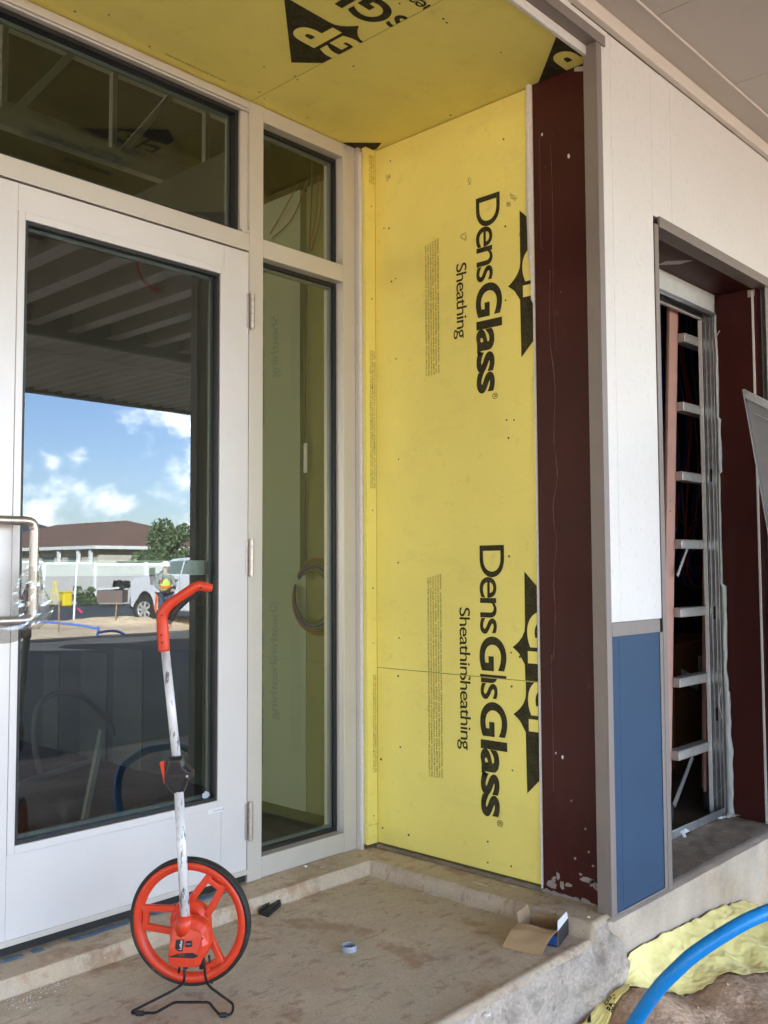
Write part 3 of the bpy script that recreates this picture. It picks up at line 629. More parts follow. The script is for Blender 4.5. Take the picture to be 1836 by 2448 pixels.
T('lintel_trim', -9, .5985, -1.070, -1.0645, 2.7085, 2.7445)
T('lintel_trim', -9, .5985, -1.0644, -1.012, 2.7085, 2.7115)
B(-9, .585, -1.030, -1.0155, 2.6765, 2.7080).build('white_flange', m_gyp, fw, bev=.003)
B(.500, .588, -1.010, -1.000, 2.690, 2.700).build('tape_patch', m_tape, fw)
q = MB(); q.grid(lambda u, v: (.5955-.001*u, -.955-.052*u, 2.672-.016*v-.006*u+.012*(1-u)), 4, 2); q.build('tape_patch', m_tape, rm, solid=.001)
# deep opening: red returns, studs
B(.945, 1.8955, -1.030, -.852, 2.2075, 2.2385).build('red_head_return', m_red, fw)
B(1.8960, 1.9405, -1.030, -.852, -.030, 2.2045).build('red_side_return', m_red, fw)
B(1.8895, 1.8958, -1.019, -1.010, -.03, 2.19).build('white_flange', m_gyp, fw, bev=.001)
q = MB(); a_ = PL(1592, 624, 'z', 2.2072); b_ = PL(1655, 622, 'z', 2.2072)
q.prism([(a_.x, a_.y, 2.207), (a_.x+.02, a_.y+.045, 2.207), (b_.x+.01, b_.y+.055, 2.207), (b_.x, b_.y, 2.207)], (0, 0, -.001)); q.build('tape_patch', m_tape, fw)
q = MB(); q.grid(lambda u, v: (1.893-.002*u-.10*(1-u)*0, -.995-.03*u, 2.198-.030*v), 2, 2); q.build('tape_patch', m_tape, fw, solid=.001)

of = thing('steel_stud_opening', (1.4, -.8, -.03), 'galvanised steel stud opening frame with torn pale membrane edges round the ladder', 'door frame')
B(.945, 1.885, -.851, -.8475, 2.128, 2.206).build('membrane_head', m_memb, of)
hd = MB(); hd.box(.945, 1.882, -.8470, -.845, 2.112, 2.150).box(.945, 1.882, -.8449, -.795, 2.135, 2.150).box(.945, 1.882, -.797, -.795, 2.112, 2.1349).build('stud_header', m_zinc, of, bev=.001)
B(.945, 1.882, -.7945, -.780, 2.108, 2.150).build('header_board', m_gyp, of)
sd_ = MB(); sd_.box(1.874, 1.882, -.847, -.842, -.012, 2.118).box(1.879, 1.884, -.8418, -.832, -.012, 2.118).box(1.873, 1.882, -.8318, -.829, -.012, 2.118).box(1.879, 1.885, -.8288, -.813, -.012, 2.118).box(1.873, 1.882, -.8128, -.810, -.012, 2.118).box(1.878, 1.884, -.8098, -.799, -.012, 2.118)
sd_.build('stud', m_zinc, of, bev=.0012)
for z in (1.42, .83, .40):
    q = MB(); q.prism([(1.8785, -.821+.005*math.cos(a), z+(.022 if math.sin(a) > 0 else -.022)+.007*math.sin(a)) for a in np.linspace(0, 2*math.pi, 16, endpoint=False)], (-.0008, 0, 0)); q.build('punched_hole', m_hole, of)
q = MB(); q.grid(lambda u, v: (1.868+.012*u, -.741+.022*u*0+.02*(u), -.010+2.10*v+0*u), 1, 1)
q.bm.free(); q.bm = bmesh.new(); q.grid(lambda u, v: (1.872+.003*nv(0, 0, v*40, 1), -.7975+.016*u, -.012+2.115*v), 2, 60)
q.build('drywall_edge', m_gyp, of, solid=.004)
def torn(u, v):
    z = -.02+2.14*v; wob = .008+.005*nv(0, 0, z, 9)+.006*(nv(0, 3, z, 2.5)) + (.022 if z < .50 else .014 if z < .95 else 0)*(1+.5*nv(0, 5, z, 14)) + (.012 if abs(z-1.55) < .12 else 0)
    return (1.8945-.003*abs(nv(u*3, 0, z, 12))-.010*math.sin(u*math.pi)*(1+nv(0, 7, z, 9)), -.846-wob*u, z)
MB().grid(torn, 4, 200).build('torn_membrane', m_memb, of, smooth=True, solid=.0008)
sl_ = MB(); sl_.box(.945, 1.868, -.8475, -.795, -.013, -.009).box(.945, 1.868, -.8495, -.8477, -.016, .016); sl_.build('sill_track', m_zinc, of, bev=.0006)
q = MB(); q.grid(lambda u, v: (1.868-.1*u+.02, -.855-.05*v*(1-u), -.012+.012*nv(u*5, v*5, 0, 1)), 8, 4); q.build('torn_flap', m_memb, of, solid=.0008)
q = MB(); q.tube(spline([PL(1724, 1642, 'y', -.862), PL(1719, 1680, 'y', -.87), PL(1727, 1718, 'y', -.865)], 6), .0012, 6); q.build('loose_thread', m_gyp, of)
q = MB(); q.tube([PL(1700, 1915, 'y', -.82), PL(1745, 1862, 'y', -.86)], .0006, 5); q.build('loose_thread', m_gyp, of)
q = MB(); a_ = PL(1712, 808, 'x', 1.893); q.tube([a_, a_+Vector((-.02, -.012, .008)), a_+Vector((-.032, -.03, .02))], [.004, .003, .0015], 6); q.build('torn_tuft', m_gyp, of)

# ================================================================== CANOPY
cp = thing('entrance_canopy', (0, -4, 2.82), 'wide flat canopy over the walkway with beige panels, bare joists and ribbed deck', 'canopy')
B(-20, 20, -1.088, -1.0645, 2.769, 2.824).build('edge_frieze', m_soffit2, cp, bev=.002)
g_ = MB(); 
for x0_, x1_, hh in ((.40, .62, .0012), (.62, .98, .0026), (.98, 1.45, .0014), (1.45, 1.62, .0024), (1.62, 2.6, .001)): g_.box(x0_, x1_, -1.0672, -1.0646, 2.7685-hh, 2.7688)
g_.build('frieze_gap', m_seam, cp)
B(-20, 20, -1.182, -1.0885, 2.817, 2.83).build('perimeter_trim', m_soffit, cp, bev=.001)
B(-20, 20, -1.1855, -1.1825, 2.8135, 2.83).build('trim_bead', m_soffit2, cp, bev=.0005)
px0 = -19.4
k = 0
while px0 < 19.9:
    w_ = .61
    B(px0, px0+w_-.0025, -2.14, -1.1858, 2.822, 2.834).build('soffit_panel', m_soffit, cp, bev=.0008) if -1 < px0 < 3.2 else None
    px0 += w_
B(-20, -.50, -2.14, -1.1858, 2.822, 2.834).build('soffit_panel', m_soffit, cp); B(3.78, 20, -2.14, -1.1858, 2.822, 2.834).build('soffit_panel', m_soffit, cp)
dk = MB(); dk.box(-20, 20, -6.62, -1.0, 3.16, 3.22); dk.build('roof_deck', m_deck, cp)
n_ = 0; q = MB()
x = -9.0; joists = []
while x < 12:
    j = MB(); j.box(x-.055, x+.055, -4.25, -2.16, 2.90, 2.905).box(x-.003, x+.003, -4.25, -2.16, 2.905, 3.155); j.build('joist', m_joist, cp); x += .345
B(-20, 20, -4.32, -4.25, 2.84, 3.158).build('cross_beam', mat('dark_beam', (.11, .10, .095), .6), cp)
rb = MB(); x = -10.0; prof = []
while x < 14:
    prof += [(x, 2.862), (x+.05, 2.862), (x+.075, 2.900), (x+.13, 2.900)]; x += .155
V0 = [rb.bm.verts.new((a, -6.56, b)) for a, b in prof]; V1 = [rb.bm.verts.new((a, -4.325, b)) for a, b in prof]
for i in range(len(prof)-1): rb.bm.faces.new((V0[i], V0[i+1], V1[i+1], V1[i]))
rb.build('ribbed_soffit', m_deck, cp)
B(-20, 20, -4.9, -4.86, 2.850, 2.8605).build('soffit_strap', m_deck, cp)
B(-20, 20, -6.66, -6.562, 2.84, 3.30).build('fascia', mat('fascia_metal', (.16, .145, .13), .5), cp)
for x in (-11, 13.5): B(x, x+.3, -6.3, -6.0, -.62, 2.84).build('column', m_zinc2, cp)

# ================================================================== BUILDING SHELL AND INTERIOR
bs = thing('building_shell', (0, 4, -.6), 'tall upper walls and roof of the building above the canopy', 'building')
B(-26, 26, -.95, .2, 3.3, 9.2).build('upper_wall', m_white, bs)  # out of view; height set so its shadow reaches the yard
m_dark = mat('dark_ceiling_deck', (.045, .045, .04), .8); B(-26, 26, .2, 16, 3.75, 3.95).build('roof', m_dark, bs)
B(-26, -3.06, .0, .15, -.62, 3.3).build('side_wall', m_white, bs)
B(-3.2, .612, .125, .2, 2.70, 3.75).build('header_wall', m_dry, bs)
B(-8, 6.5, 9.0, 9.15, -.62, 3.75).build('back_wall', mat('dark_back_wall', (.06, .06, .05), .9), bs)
B(-8.15, -8, .2, .8, -.62, 3.75).build('end_wall', m_dry, bs)
B(-8.15, -8, 8.4, 9.0, -.62, 3.75).build('end_wall', m_dry, bs)
B(-8.15, -8, .8, 8.4, 3.2, 3.75).build('end_wall', m_dry, bs)  # unseen bay left open below to let sky light indoors
B(6.5, 6.65, -.7, 3.0, -.62, 3.75).build('end_wall', m_dry, bs); B(6.5, 6.65, 3.0, 9.0, 3.0, 3.75).build('end_wall', m_dry, bs)  # opening added out of view to brighten the interior
B(1.886, 6.5, -.845, -.78, -.62, 3.75).build('front_wall', m_dry, bs)
B(.771, .944, -.845, -.78, -.62, 3.75).build('front_wall', m_dry, bs)
B(.9445, 1.8845, -.845, -.78, 2.30, 3.75).build('front_wall', m_dry, bs)
B(.7665, .87, -.779, .10, -.027, 3.75).build('partition', m_dry, bs)
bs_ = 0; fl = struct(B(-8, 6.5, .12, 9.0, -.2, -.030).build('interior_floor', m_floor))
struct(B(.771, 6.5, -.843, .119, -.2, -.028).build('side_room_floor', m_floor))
# partition seen through the glass: studs, lower greenish boards
iw = thing('interior_partition', (.85, 3, -.03), 'pale greenish drywall partition inside, seen through the door and side glass', 'partition')
m_dryl = mat('lit_drywall', (.40, .44, .33), .8, var=.03, vs=2); m_dryd = mat('shaded_drywall', (.10, .105, .10), .85, var=.1, vs=3)  # one drywall in a lit and a shaded tone
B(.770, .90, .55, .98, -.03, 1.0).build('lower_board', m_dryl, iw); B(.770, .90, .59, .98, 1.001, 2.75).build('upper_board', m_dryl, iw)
B(.770, .90, .981, 4.6, -.03, .62).build('lower_board', mat('shaded_low_drywall', (.075, .082, .072), .85, var=.1, vs=3), iw); B(.772, .90, .981, 4.6, .621, 3.1).build('upper_board', m_dryd, iw)  # darker board colours stand in for the dim interior
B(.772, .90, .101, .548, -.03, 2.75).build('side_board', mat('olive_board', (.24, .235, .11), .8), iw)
m_off = mat('dull_offcut', (.12, .13, .115), .85, var=.15, vs=4)
B(.762, .769, 1.82, 2.10, -.03, .60).build('leaning_offcut', m_off, iw); B(.762, .769, 2.17, 2.45, -.03, .56).build('leaning_offcut', m_off, iw); B(.762, .769, 2.70, 2.88, -.03, .52).build('leaning_offcut', m_off, iw)
m_truss = mat('pale_truss_steel', (.62, .64, .60), .6, .1, var=.1, vs=8)
tr = thing('roof_truss', (0, 1.8, 3.2), 'galvanised steel roof truss crossing behind the transom glass', 'truss')
B(-7, 6, 1.79, 1.85, 3.16, 3.24).build('bottom_chord', m_truss, tr, bev=.003); B(-7, 6, 1.79, 1.85, 3.66, 3.74).build('top_chord', m_truss, tr)
x = -6.0
while x < 5.5:
    MB().beam((x, 1.82, 3.24), (x+.30, 1.82, 3.66), .035, .035).build('web_brace', m_truss, tr); MB().beam((x+.55, 1.82, 3.66), (x+.55, 1.82, 3.24), .035, .03).build('web_post', m_truss, tr); x += .6
for i, y in enumerate((2.6, 3.4, 4.3, 5.3)):
    q = B(-7, 6, y, y+.05, 3.18, 3.24); q.box(-7, 6, y, y+.05, 3.64, 3.70); o = q.build('ceiling_purlin', m_truss)
    tag(o, ['nearest', 'second', 'third', 'farthest'][i]+' grey steel purlin behind the roof truss indoors', 'purlin', 'interior ceiling purlins')
# cable coil hanging on the partition
cc = thing('cable_coil', (.74, .49, .74), 'coil of brown and grey cable hanging on the partition behind the side glass', 'cable coil')
for i, m_ in enumerate((m_cable_o, m_cable_g, m_cable_o, m_cable_b, m_cable_g)):
    q = MB(); rr = .165-.012*i
    pts = [(.750-.008*i+.006*math.sin(a*3+i), .455+rr*math.cos(a)*.95, .905+rr*math.sin(a)) for a in np.linspace(.7, .7+2*math.pi*.94, 40)]
    q.tube(pts, .0045, 7).build('loop', m_, cc, smooth=True)
q = MB(); q.tube(spline([(.755, .53, 1.06), (.76, .548, 1.25), (.757, .535, 1.48), (.757, .54, 1.8), (.757, .532, 2.2), (.757, .50, 2.7), (.757, .48, 3.2)], 6), .004, 7).build('hanging_lead', m_cable_g, cc, smooth=True)
B(.748, .752, .522, .542, 1.45, 1.58).build('white_tag', m_wlabel, cc)
for i, pp in enumerate((((645, 560), (680, 500), (712, 440)), ((650, 570), (700, 520), (735, 430)), ((735, 600), (755, 520), (762, 420)), ((745, 600), (765, 520), (770, 420)))):
    q = MB(); q.tube(spline([PL(x, y, 'x', .755) for x, y in pp], 8), .003, 6); o = q.build('loose_cable', m_cable_o, smooth=True)
    tag(o, ['thin brown cable curving up from the lower left behind the small upper side glass', 'thin brown cable crossing beside the first behind the small upper side glass', 'thin brown cable hanging near the right edge of the small upper side glass', 'rightmost thin brown cable behind the small upper side glass'][i], 'cable', 'loose cables behind the upper side glass')
rc_ = thing('red_cable_coil', (.2, 1.7, 2.5), 'faint red cable coil hung high inside behind the top of the door glass', 'cable coil')
for i in range(4):
    c0 = PL(378, 640, 'y', 1.7); rr = .135-.010*i
    MB().tube([(c0.x+rr*math.cos(a), 1.7+.01*i, c0.z+rr*math.sin(a)*.95) for a in np.linspace(1.2, 1.2+2*math.pi*.96, 36)], .005, 6).build('loop', m_cable_r, rc_, smooth=True)
hz_ = thing('hose_loop', (-.1, 1, -.03), 'dark hose loop standing on the interior floor behind the lower door glass', 'hose')
MB().tube(spline([PL(x, y, 'y', 1.0) for x, y in ((96, 1850), (84, 1790), (82, 1740), (90, 1695), (110, 1668), (150, 1655), (200, 1668), (235, 1700), (262, 1728), (270, 1760))], 6), .012, 8).build('hose', m_cable_g, hz_, smooth=True)
q = MB(); q.beam((.02, 1.1, -.03), (.055, 1.02, .36), .022, .022); tag(q.build('wooden_stake', m_dry), 'thin pale stick standing indoors behind the lower door glass', 'stick')
q = MB(); q.beam((.15, 1.95, -.018), (.76, 2.24, -.018), .022, .022); tag(q.build('wood_strip', m_dry), 'pale strip lying across the interior floor behind the door glass', 'strip')

# side room seen through the ladder opening
lad = thing('step_ladder', (1.9, -.66, -.03), 'faded pink fibreglass ladder with aluminium rungs leaning inside the steel opening', 'ladder')
def LP(z):   # left rail centre
    return Vector((1.535+(z-.06)*.0805, -.750, z))
for dx in (0, .40):
    q = MB(); a, b = LP(.06)+Vector((dx, 0, 0)), LP(2.5)+Vector((dx*.9, .0, 0))
    q.beam(a+Vector((-.008, 0, 0)), b+Vector((-.008, 0, 0)), .066, .012, (0, 1, 0)); q.beam(a+Vector((.032, .02, 0)), b+Vector((.032, .02, 0)), .010, .05, (0, 1, 0))
    q.build('rail', m_fibre, lad, bev=.002)
    q = MB(); q.beam(LP(-.02)+Vector((dx, -.004, 0)), LP(.085)+Vector((dx, -.004, 0)), .074, .026, (0, 1, 0)); q.build('foot', m_blackp, lad, bev=.004)
for z in (2.005, 1.705, 1.408, 1.122, .838, .553, .262):
    q = MB(); p = LP(z)+Vector((.034, -.012, 0)); q.beam(p, p+Vector((.33, 0, 0)), .05, .038, (0, 0, 1)); q.beam(p+Vector((0, -.027, .014)), p+Vector((.33, -.027, .014)), .004, .006)
    q.build('rung', m_alu, lad, bev=.002)
MB().beam(LP(.24)+Vector((.17, -.03, 0)), LP(.07)+Vector((.010, -.03, -.0)), .004, .024).build('brace', m_zinc, lad)
MB().beam(LP(1.12)+Vector((.11, -.03, 0)), LP(.99)+Vector((.012, -.03, 0)), .004, .014).build('brace', m_alu, lad)
for z in (1.30, 1.26): MB().tube([LP(z)+Vector((-.01, -.006, 0)), LP(z)+Vector((-.01, -.011, 0))], .005, 10).build('rivet', m_nickel, lad)
hc = thing('hanging_cables', (2.3, -.1, 1.6), 'bundle of red, blue and dark cables hanging in the dark room behind the ladder', 'cables')
for i in range(16):
    x0 = 2.85+.5*random.random(); m_ = (m_cable_b, m_cable_r, m_cable_g, m_cable_b)[i % 4]
    MB().tube(spline([(x0+.2*random.uniform(-1, 1), -.1, 3.3), (x0, -.1, 2.4), (x0+.1*random.uniform(-1, 1), -.15, 1.8), (x0+.12*random.uniform(-1, 1), -.12, 1.35), (x0+.2*random.uniform(-1, 1), -.1, 1.0+.3*random.random())], 6), .006, 6).build('cable', m_, hc, smooth=True)
for i in range(7):
    rr = .10+.02*random.random(); cx_, cz_ = 3.05+.12*random.random(), 1.0+.07*random.random()
    MB().tube([(cx_+rr*1.3*math.cos(a), -.13-.01*i, cz_+rr*math.sin(a)) for a in np.linspace(0, 2*math.pi, 28)], .006, 6).build('cable', (m_cable_b, m_cable_r, m_cable_g)[i % 3], hc, smooth=True)
bx = thing('stored_carton', (2.6, -.1, -.03), 'dark brown plywood carton with white paper labels behind the lower ladder rungs', 'carton')
B(2.65, 3.5, -.25, .2, -.027, .62).build('carton_body', m_ply, bx, bev=.004)
q = MB(); q.prism([(2.72, -.256, .49), (2.92, -.256, .42), (2.92, -.256, .35), (2.72, -.256, .42)], (0, -.002, 0)); q.build('paper_label', m_gyp, bx)
B(2.93, 3.06, -.258, -.2555, .40, .54).build('paper_label', m_gyp, bx)
B(.90, 6.4, .95, 1.05, -.027, 3.7).build('room_shade_wall', mat('room_shade_wall', (.10, .075, .06), .9, var=.4, vs=2), bs)  # added wall, its dark colour stands in for the unlit room
# leaning grey cover panel at the right edge
lp = thing('leaning_panel', (1.4, -1.2, 1.2), 'grey metal panel leaning in front of the right side of the wall', 'metal panel')
A_ = DP(1779, 930, 3.55); Bd = DP(1870, 975, 3.47); Cd = DP(1862, 1400, 3.55); 
dn = (Cd-A_).normalized(); ac = (Bd-A_).normalized(); nr = ac.cross(dn).normalized()
if nr.dot(Vector(CAM)-A_) < 0: nr = -nr
low = A_+dn*1.9
q = MB(); Wd = .55
c4 = [A_, A_+ac*Wd, A_+ac*Wd+dn*1.9, A_+dn*1.9]
q.prism([p for p in c4], -nr*.004); q.build('sheet', m_zinc2, lp)
q = MB(); q.prism([A_, A_+ac*Wd, A_+ac*Wd+nr*.022, A_+nr*.022], dn*.004).prism([A_, A_+dn*1.9, A_+dn*1.9+nr*.022, A_+nr*.022], ac*.004)
q.prism([A_+nr*.022, A_+ac*Wd+nr*.022, A_+ac*Wd+nr*.022+dn*.03, A_+nr*.022+dn*.03], nr*.002).build('folded_edge', m_zinc, lp, bev=.0015)
q = MB(); q.prism([A_+ac*.03+dn*.075+nr*.002, A_+ac*.5+dn*.05+nr*.002, A_+ac*.5+dn*.053+nr*.002, A_+ac*.03+dn*.079+nr*.002], nr*.012).build('stiffener', m_zinc, lp)

# ================================================================== MEASURING WHEEL
mw = thing('measuring_wheel', DP(455, 2350, 2.5), 'orange measuring wheel with scuffed white pole standing on a black wire stand by the door', 'measuring wheel')
O_ = DP(455, 2201, 2.50); RH = Vector((rv[0], rv[1], 0)).normalized(); FHh = Vector((fv[0], fv[1], 0)).normalized(); ZZ = Vector((0, 0, 1))
ang = math.radians(-9); e1 = RH*math.cos(ang)+FHh*math.sin(ang); e3 = (RH*math.sin(ang)-FHh*math.cos(ang)); e2 = ZZ      # e3 to the camera
sc_ = 2.5/F0
def WP(px, py, d=0, dep=2.5): return O_+e1*((px-455)*sc_)+e2*((2201-py)*sc_)+e3*d
RT = .1625
MB().lathe([(RT-.009, -.0135), (RT-.002, -.0135), (RT, -.010), (RT, .010), (RT-.002, .0135), (RT-.009, .0135)], O_, e1, e2, e3, 96).build('tyre', m_rubber, mw, smooth=True)
whl = MB().lathe([(RT-.0092, -.012), (RT-.0092, .0128), (RT-.018, .014), (RT-.030, .010), (RT-.033, .0), (RT-.030, -.010), (RT-.020, -.013)], O_, e1, e2, e3, 96).build('rim', m_orange, mw, smooth=True)
q = MB()
def PA(r, a, d): a = math.radians(a); return O_+e1*r*math.cos(a)+e2*r*math.sin(a)+e3*d
for ca in (178, 56, -58):
    for s__ in (-1, 1):
        q.beam(PA(.048, ca+s__*38, .004), PA(RT-.027, ca+s__*9.5, .003), .018, .016, e3)
    q.beam(PA(RT-.040, ca-11, .004), PA(RT-.040, ca+11, .004), .016, .015, e3)
q.build('spoke', m_orange, mw, bev=.004, seg=2)
MB().lathe([(.001, .016), (.040, .016), (.054, .006), (.056, -.012), (.001, -.016)], O_, e1, e2, e3, 40).build('hub', m_orange, mw, smooth=False, bev=.002)
# counter housing in front of the hub
ol = [(425, 2240), (424, 2215), (428, 2197), (440, 2184), (455, 2178), (478, 2176), (500, 2182), (514, 2190), (521, 2198), (524, 2232), (518, 2252), (508, 2268), (502, 2284), (492, 2291), (440, 2293), (430, 2289), (424, 2281), (421, 2262)]
cx0 = lambda p: (p[0]-12, p[1]-4)
ol = [(p[0]-4, p[1]) for p in ol]
hs_ = MB(); a = [hs_.bm.verts.new(WP(x, y, .022)) for x, y in ol]; ctr = (470, 2238)
b = [hs_.bm.verts.new(WP(ctr[0]+(x-ctr[0])*.97, ctr[1]+(y-ctr[1])*.97, .050)) for x, y in ol]; c = [hs_.bm.verts.new(WP(ctr[0]-4+(x-ctr[0])*.80, ctr[1]+4+(y-ctr[1])*.80, .066 if y > 2215 else .058)) for x, y in ol]
n_ = len(ol)
hs_.bm.faces.new(a); hs_.bm.faces.new(c)
for A1, B1 in ((a, b), (b, c)):
    for i in range(n_): hs_.bm.faces.new((A1[i], A1[(i+1) % n_], B1[(i+1) % n_], B1[i]))
hb = hs_.build('counter_housing', m_orange, mw, bev=.003, seg=3)
q = MB(); q.tube([WP(452, 2212, .040), WP(457, 2195, .046), WP(458.5, 2172, .048)], [.024, .023, .0185], 24); q.build('pole_socket', m_orange, mw, smooth=True)
def lab(nm, m, pts, d0, d1, par): q = MB(); q.prism([WP(x, y, d0) for x, y in pts], e3*(d1-d0)); return q.build(nm, m, par, bev=.0004)
lab('brand_label', m_bprint, [(443, 2224), (462, 2222), (459, 2249), (440, 2250)], .0655, .0675, mw)
bm = bmesh.new(); p0 = WP(456.5, 2245, .0680); text_bm(bm, 'Lufkin', p0, (e2*1.0+e1*.13).normalized(), -e1, .0068, .0235, bold=.02); x_ = MB(); x_.bm = bm; x_.build('brand_text', m_wlabel, mw)
lab('counter_window', mat('counter_window', (.02, .03, .05), .15), [(467, 2226), (481, 2224), (482, 2237), (466, 2239)], .0655, .0675, mw)
bm = bmesh.new(); text_bm(bm, '0000', WP(468, 2229.5, .0680)-e2*.004, e1, e2, .005, .013); x_ = MB(); x_.bm = bm; x_.build('counter_digits', mat('digit', (.3, .33, .4), .6), mw)
lab('model_strip', m_bprint, [(427, 2264), (436, 2255), (484, 2251), (498, 2258), (486, 2263)], .0655, .0675, mw)
bm = bmesh.new(); text_bm(bm, 'SAE', WP(450, 2260, .0680), (e1+e2*.05).normalized(), e2, .0052, .0165, bold=.02); x_ = MB(); x_.bm = bm; x_.build('strip_text', m_cable_o, mw)
lab('screw_hole', m_hole, [(504, 2218), (507, 2218), (507, 2221), (504, 2221)], .050, .061, mw)
# pole: lower and upper tube, clamp
pb0 = WP(458.5, 2174, .048); 
def PP(px, py): 
    t_ = (2174-py)/(2174-1550); return DP(px, py, 2.455+.13*t_)
MB().tube([pb0, PP(427, 1880)], .0125, 20).build('lower_pole', m_pole, mw, smooth=True)
MB().tube([PP(424, 1830), PP(394, 1545)], .0118, 20).build('upper_pole', m_pole, mw, smooth=True)
cl_ = MB(); pts = [(405, 1808), (438, 1806), (444, 1826), (462, 1842), (464, 1853), (452, 1862), (441, 1890), (436, 1898), (418, 1898), (403, 1882), (394, 1866), (392, 1850), (396, 1832)]
base = PP(424, 1850); 
def KP(px, py, d): t_ = (2174-1850)/(2174-1550); return DP(px, py, 2.455+.13*t_)-FHh*d
f1 = [cl_.bm.verts.new(KP(x, y, -.016)) for x, y in pts]; f2 = [cl_.bm.verts.new(KP(x, y, .012)) for x, y in pts]; f3 = [cl_.bm.verts.new(KP(428+(x-428)*.72, 1850+(y-1850)*.82, .022)) for x, y in pts]
cl_.bm.faces.new(f1); cl_.bm.faces.new(f3)
for A1, B1 in ((f1, f2), (f2, f3)):
    for i in range(len(pts)): cl_.bm.faces.new((A1[i], A1[(i+1) % len(pts)], B1[(i+1) % len(pts)], B1[i]))
clo = cl_.build('folding_clamp', m_blackp, mw, bev=.003, seg=2)
MB().beam(KP(401, 1851, .021), KP(446, 1849, .021), .006, .005).build('clamp_rib', m_blackp, mw)
q = MB(); q.tube([KP(455, 1851, .0), KP(455, 1851, .022)], .012, 16); q.build('pivot_boss', m_blackp, mw, bev=.002)
q = MB(); q.tube([KP(452, 1851, .020), KP(452, 1851, .0255)], .003, 10); q.build('clamp_screw', m_nickel, mw)
q = MB(); q.prism([KP(384, 1820, .004), KP(395, 1817, .004), KP(397, 1850, .004), KP(395, 1873, .004), KP(391, 1850, .004)], -FHh*.012); q.build('release_lever', m_orange, mw, bev=.002)
# handle grip
hp = [(392, 1556), (390, 1520), (388, 1487), (390, 1468), (402, 1448), (424, 1432), (448, 1416), (468, 1403), (480, 1401), (495, 1404), (507, 1406)]
def HP(px, py, d=0): return DP(px, py, 2.582)-FHh*d
hr = [.0170, .0172, .0170, .0175, .0165, .0150, .0155, .0150, .0148, .0135, .0105]
cen = spline([HP(*p) for p in hp], 5); rr = np.interp(np.linspace(0, len(hr)-1, len(cen)), range(len(hr)), hr)
MB().tube(cen, [(float(r_), float(r_)*.92) for r_ in rr], 24, flat=FHh).build('handle_grip', m_orange, mw, smooth=True)
ip = [(409, 1484), (414, 1468), (430, 1448), (450, 1430), (467, 1417), (478, 1414)]
MB().tube(spline([HP(x, y, -.001) for x, y in ip], 5), [.004]+[.0088]*24+[.004], 14).build('soft_insert', m_rubber, mw, smooth=True)
for x, y in ((390, 1470), (389, 1517), (391, 1535), (482, 1405)):
    q = MB(); q.tube([HP(x, y, .0125), HP(x, y, .0175)], .0022, 10); q.build('screw_hole', m_hole, mw)
# wire stand
FZ = -.075
def SPt(px, py, z=None, dep=None):
    return PL(px, py, 'z', z) if dep is None else DP(px, py, dep)
rod = [SPt(438, 2295, dep=2.445), SPt(441, 2318, dep=2.44), SPt(441, 2340, dep=2.43), SPt(438, 2352, dep=2.42), SPt(410, 2370, dep=2.39), SPt(318, 2416, z=-.068), SPt(315, 2421, z=-.0705), SPt(330, 2422, z=-.0705), SPt(372, 2421, z=-.0705), SPt(388, 2412, z=-.060), SPt(417, 2396, z=-.045), SPt(500, 2396, z=-.045), SPt(512, 2412, z=-.06), SPt(526, 2427, z=-.0705), SPt(552, 2425, z=-.0705), SPt(557, 2415, z=-.065), SPt(557, 2400, z=-.060), SPt(505, 2362, dep=2.39), SPt(494, 2350, dep=2.42), SPt(490, 2330, dep=2.43), SPt(489, 2312, dep=2.44), SPt(486, 2290, dep=2.45)]
def fillet(pts, r=.006):
    o = [pts[0]]
    for a, b, c in zip(pts, pts[1:], pts[2:]):
        d1 = (a-b); d2 = (c-b); k = min(r, d1.length*.4, d2.length*.4); d1.normalize(); d2.normalize()
        p1, p2 = b+d1*k, b+d2*k; o += [p1, (p1+2*b+p2)/4, p2]
    return o+[pts[-1]]
MB().tube(fillet(rod), .0033, 10).build('wire_stand', m_wire, mw, smooth=True)
for p0_, p1_ in (((325, 2422), (344, 2422)), ((525, 2427), (541, 2426))):
    MB().tube([SPt(*p0_, z=-.0690), SPt(*p1_, z=-.0690)], .0062, 10).build('rubber_foot', m_rubber, mw, bev=.001)
for a, b in ((432, 425), (500, 506)):
    MB().tube([DP(a, 2285, 2.47), DP(b, 2350, 2.50)], .0032, 8).build('fork_rod', m_wire, mw, smooth=True)
MB().beam(DP(482, 2290, 2.445), DP(484, 2316, 2.445), .014, .012, e3).build('stand_bracket', m_blackp, mw, bev=.002)
MB().beam(DP(445, 2292, 2.445), DP(445, 2316, 2.445), .008, .010, e3).build('stand_bracket', m_blackp, mw, bev=.002)

# ================================================================== SMALL THINGS ON THE STEP
cb = thing('screw_box', (.37, -.92, -.074), 'small opened brown cardboard box with drooping flap near the step corner', 'cardboard box')
zbx = lambda x, y, z=-.028: PL(1160+x/6.9125, 2140+y/6.9125, 'z', z)
zb, zt = Vector((0, 0, -.0738)), Vector((0, 0, -.028)); fl0 = lambda p: Vector((p.x, p.y, 0))
A, Bc, Cc, Dc = fl0(zbx(555, 465)), fl0(zbx(1200, 590)), fl0(zbx(1362, 375)), fl0(zbx(740, 285))
def sheet(nm, pts, m, par, th=.0016, sub=None):
    q = MB(); q.bm.faces.new([q.bm.verts.new(p) for p in pts]); return q.build(nm, m, par, solid=th)
sheet('carton_side', [A+zb, Bc+zb, Bc+zt, A+zt], m_card, cb); sheet('carton_side', [Dc+zb, Cc+zb, Cc+zt, Dc+zt], m_card, cb); sheet('carton_side', [A+zb, Dc+zb, Dc+zt, A+zt], m_card, cb)
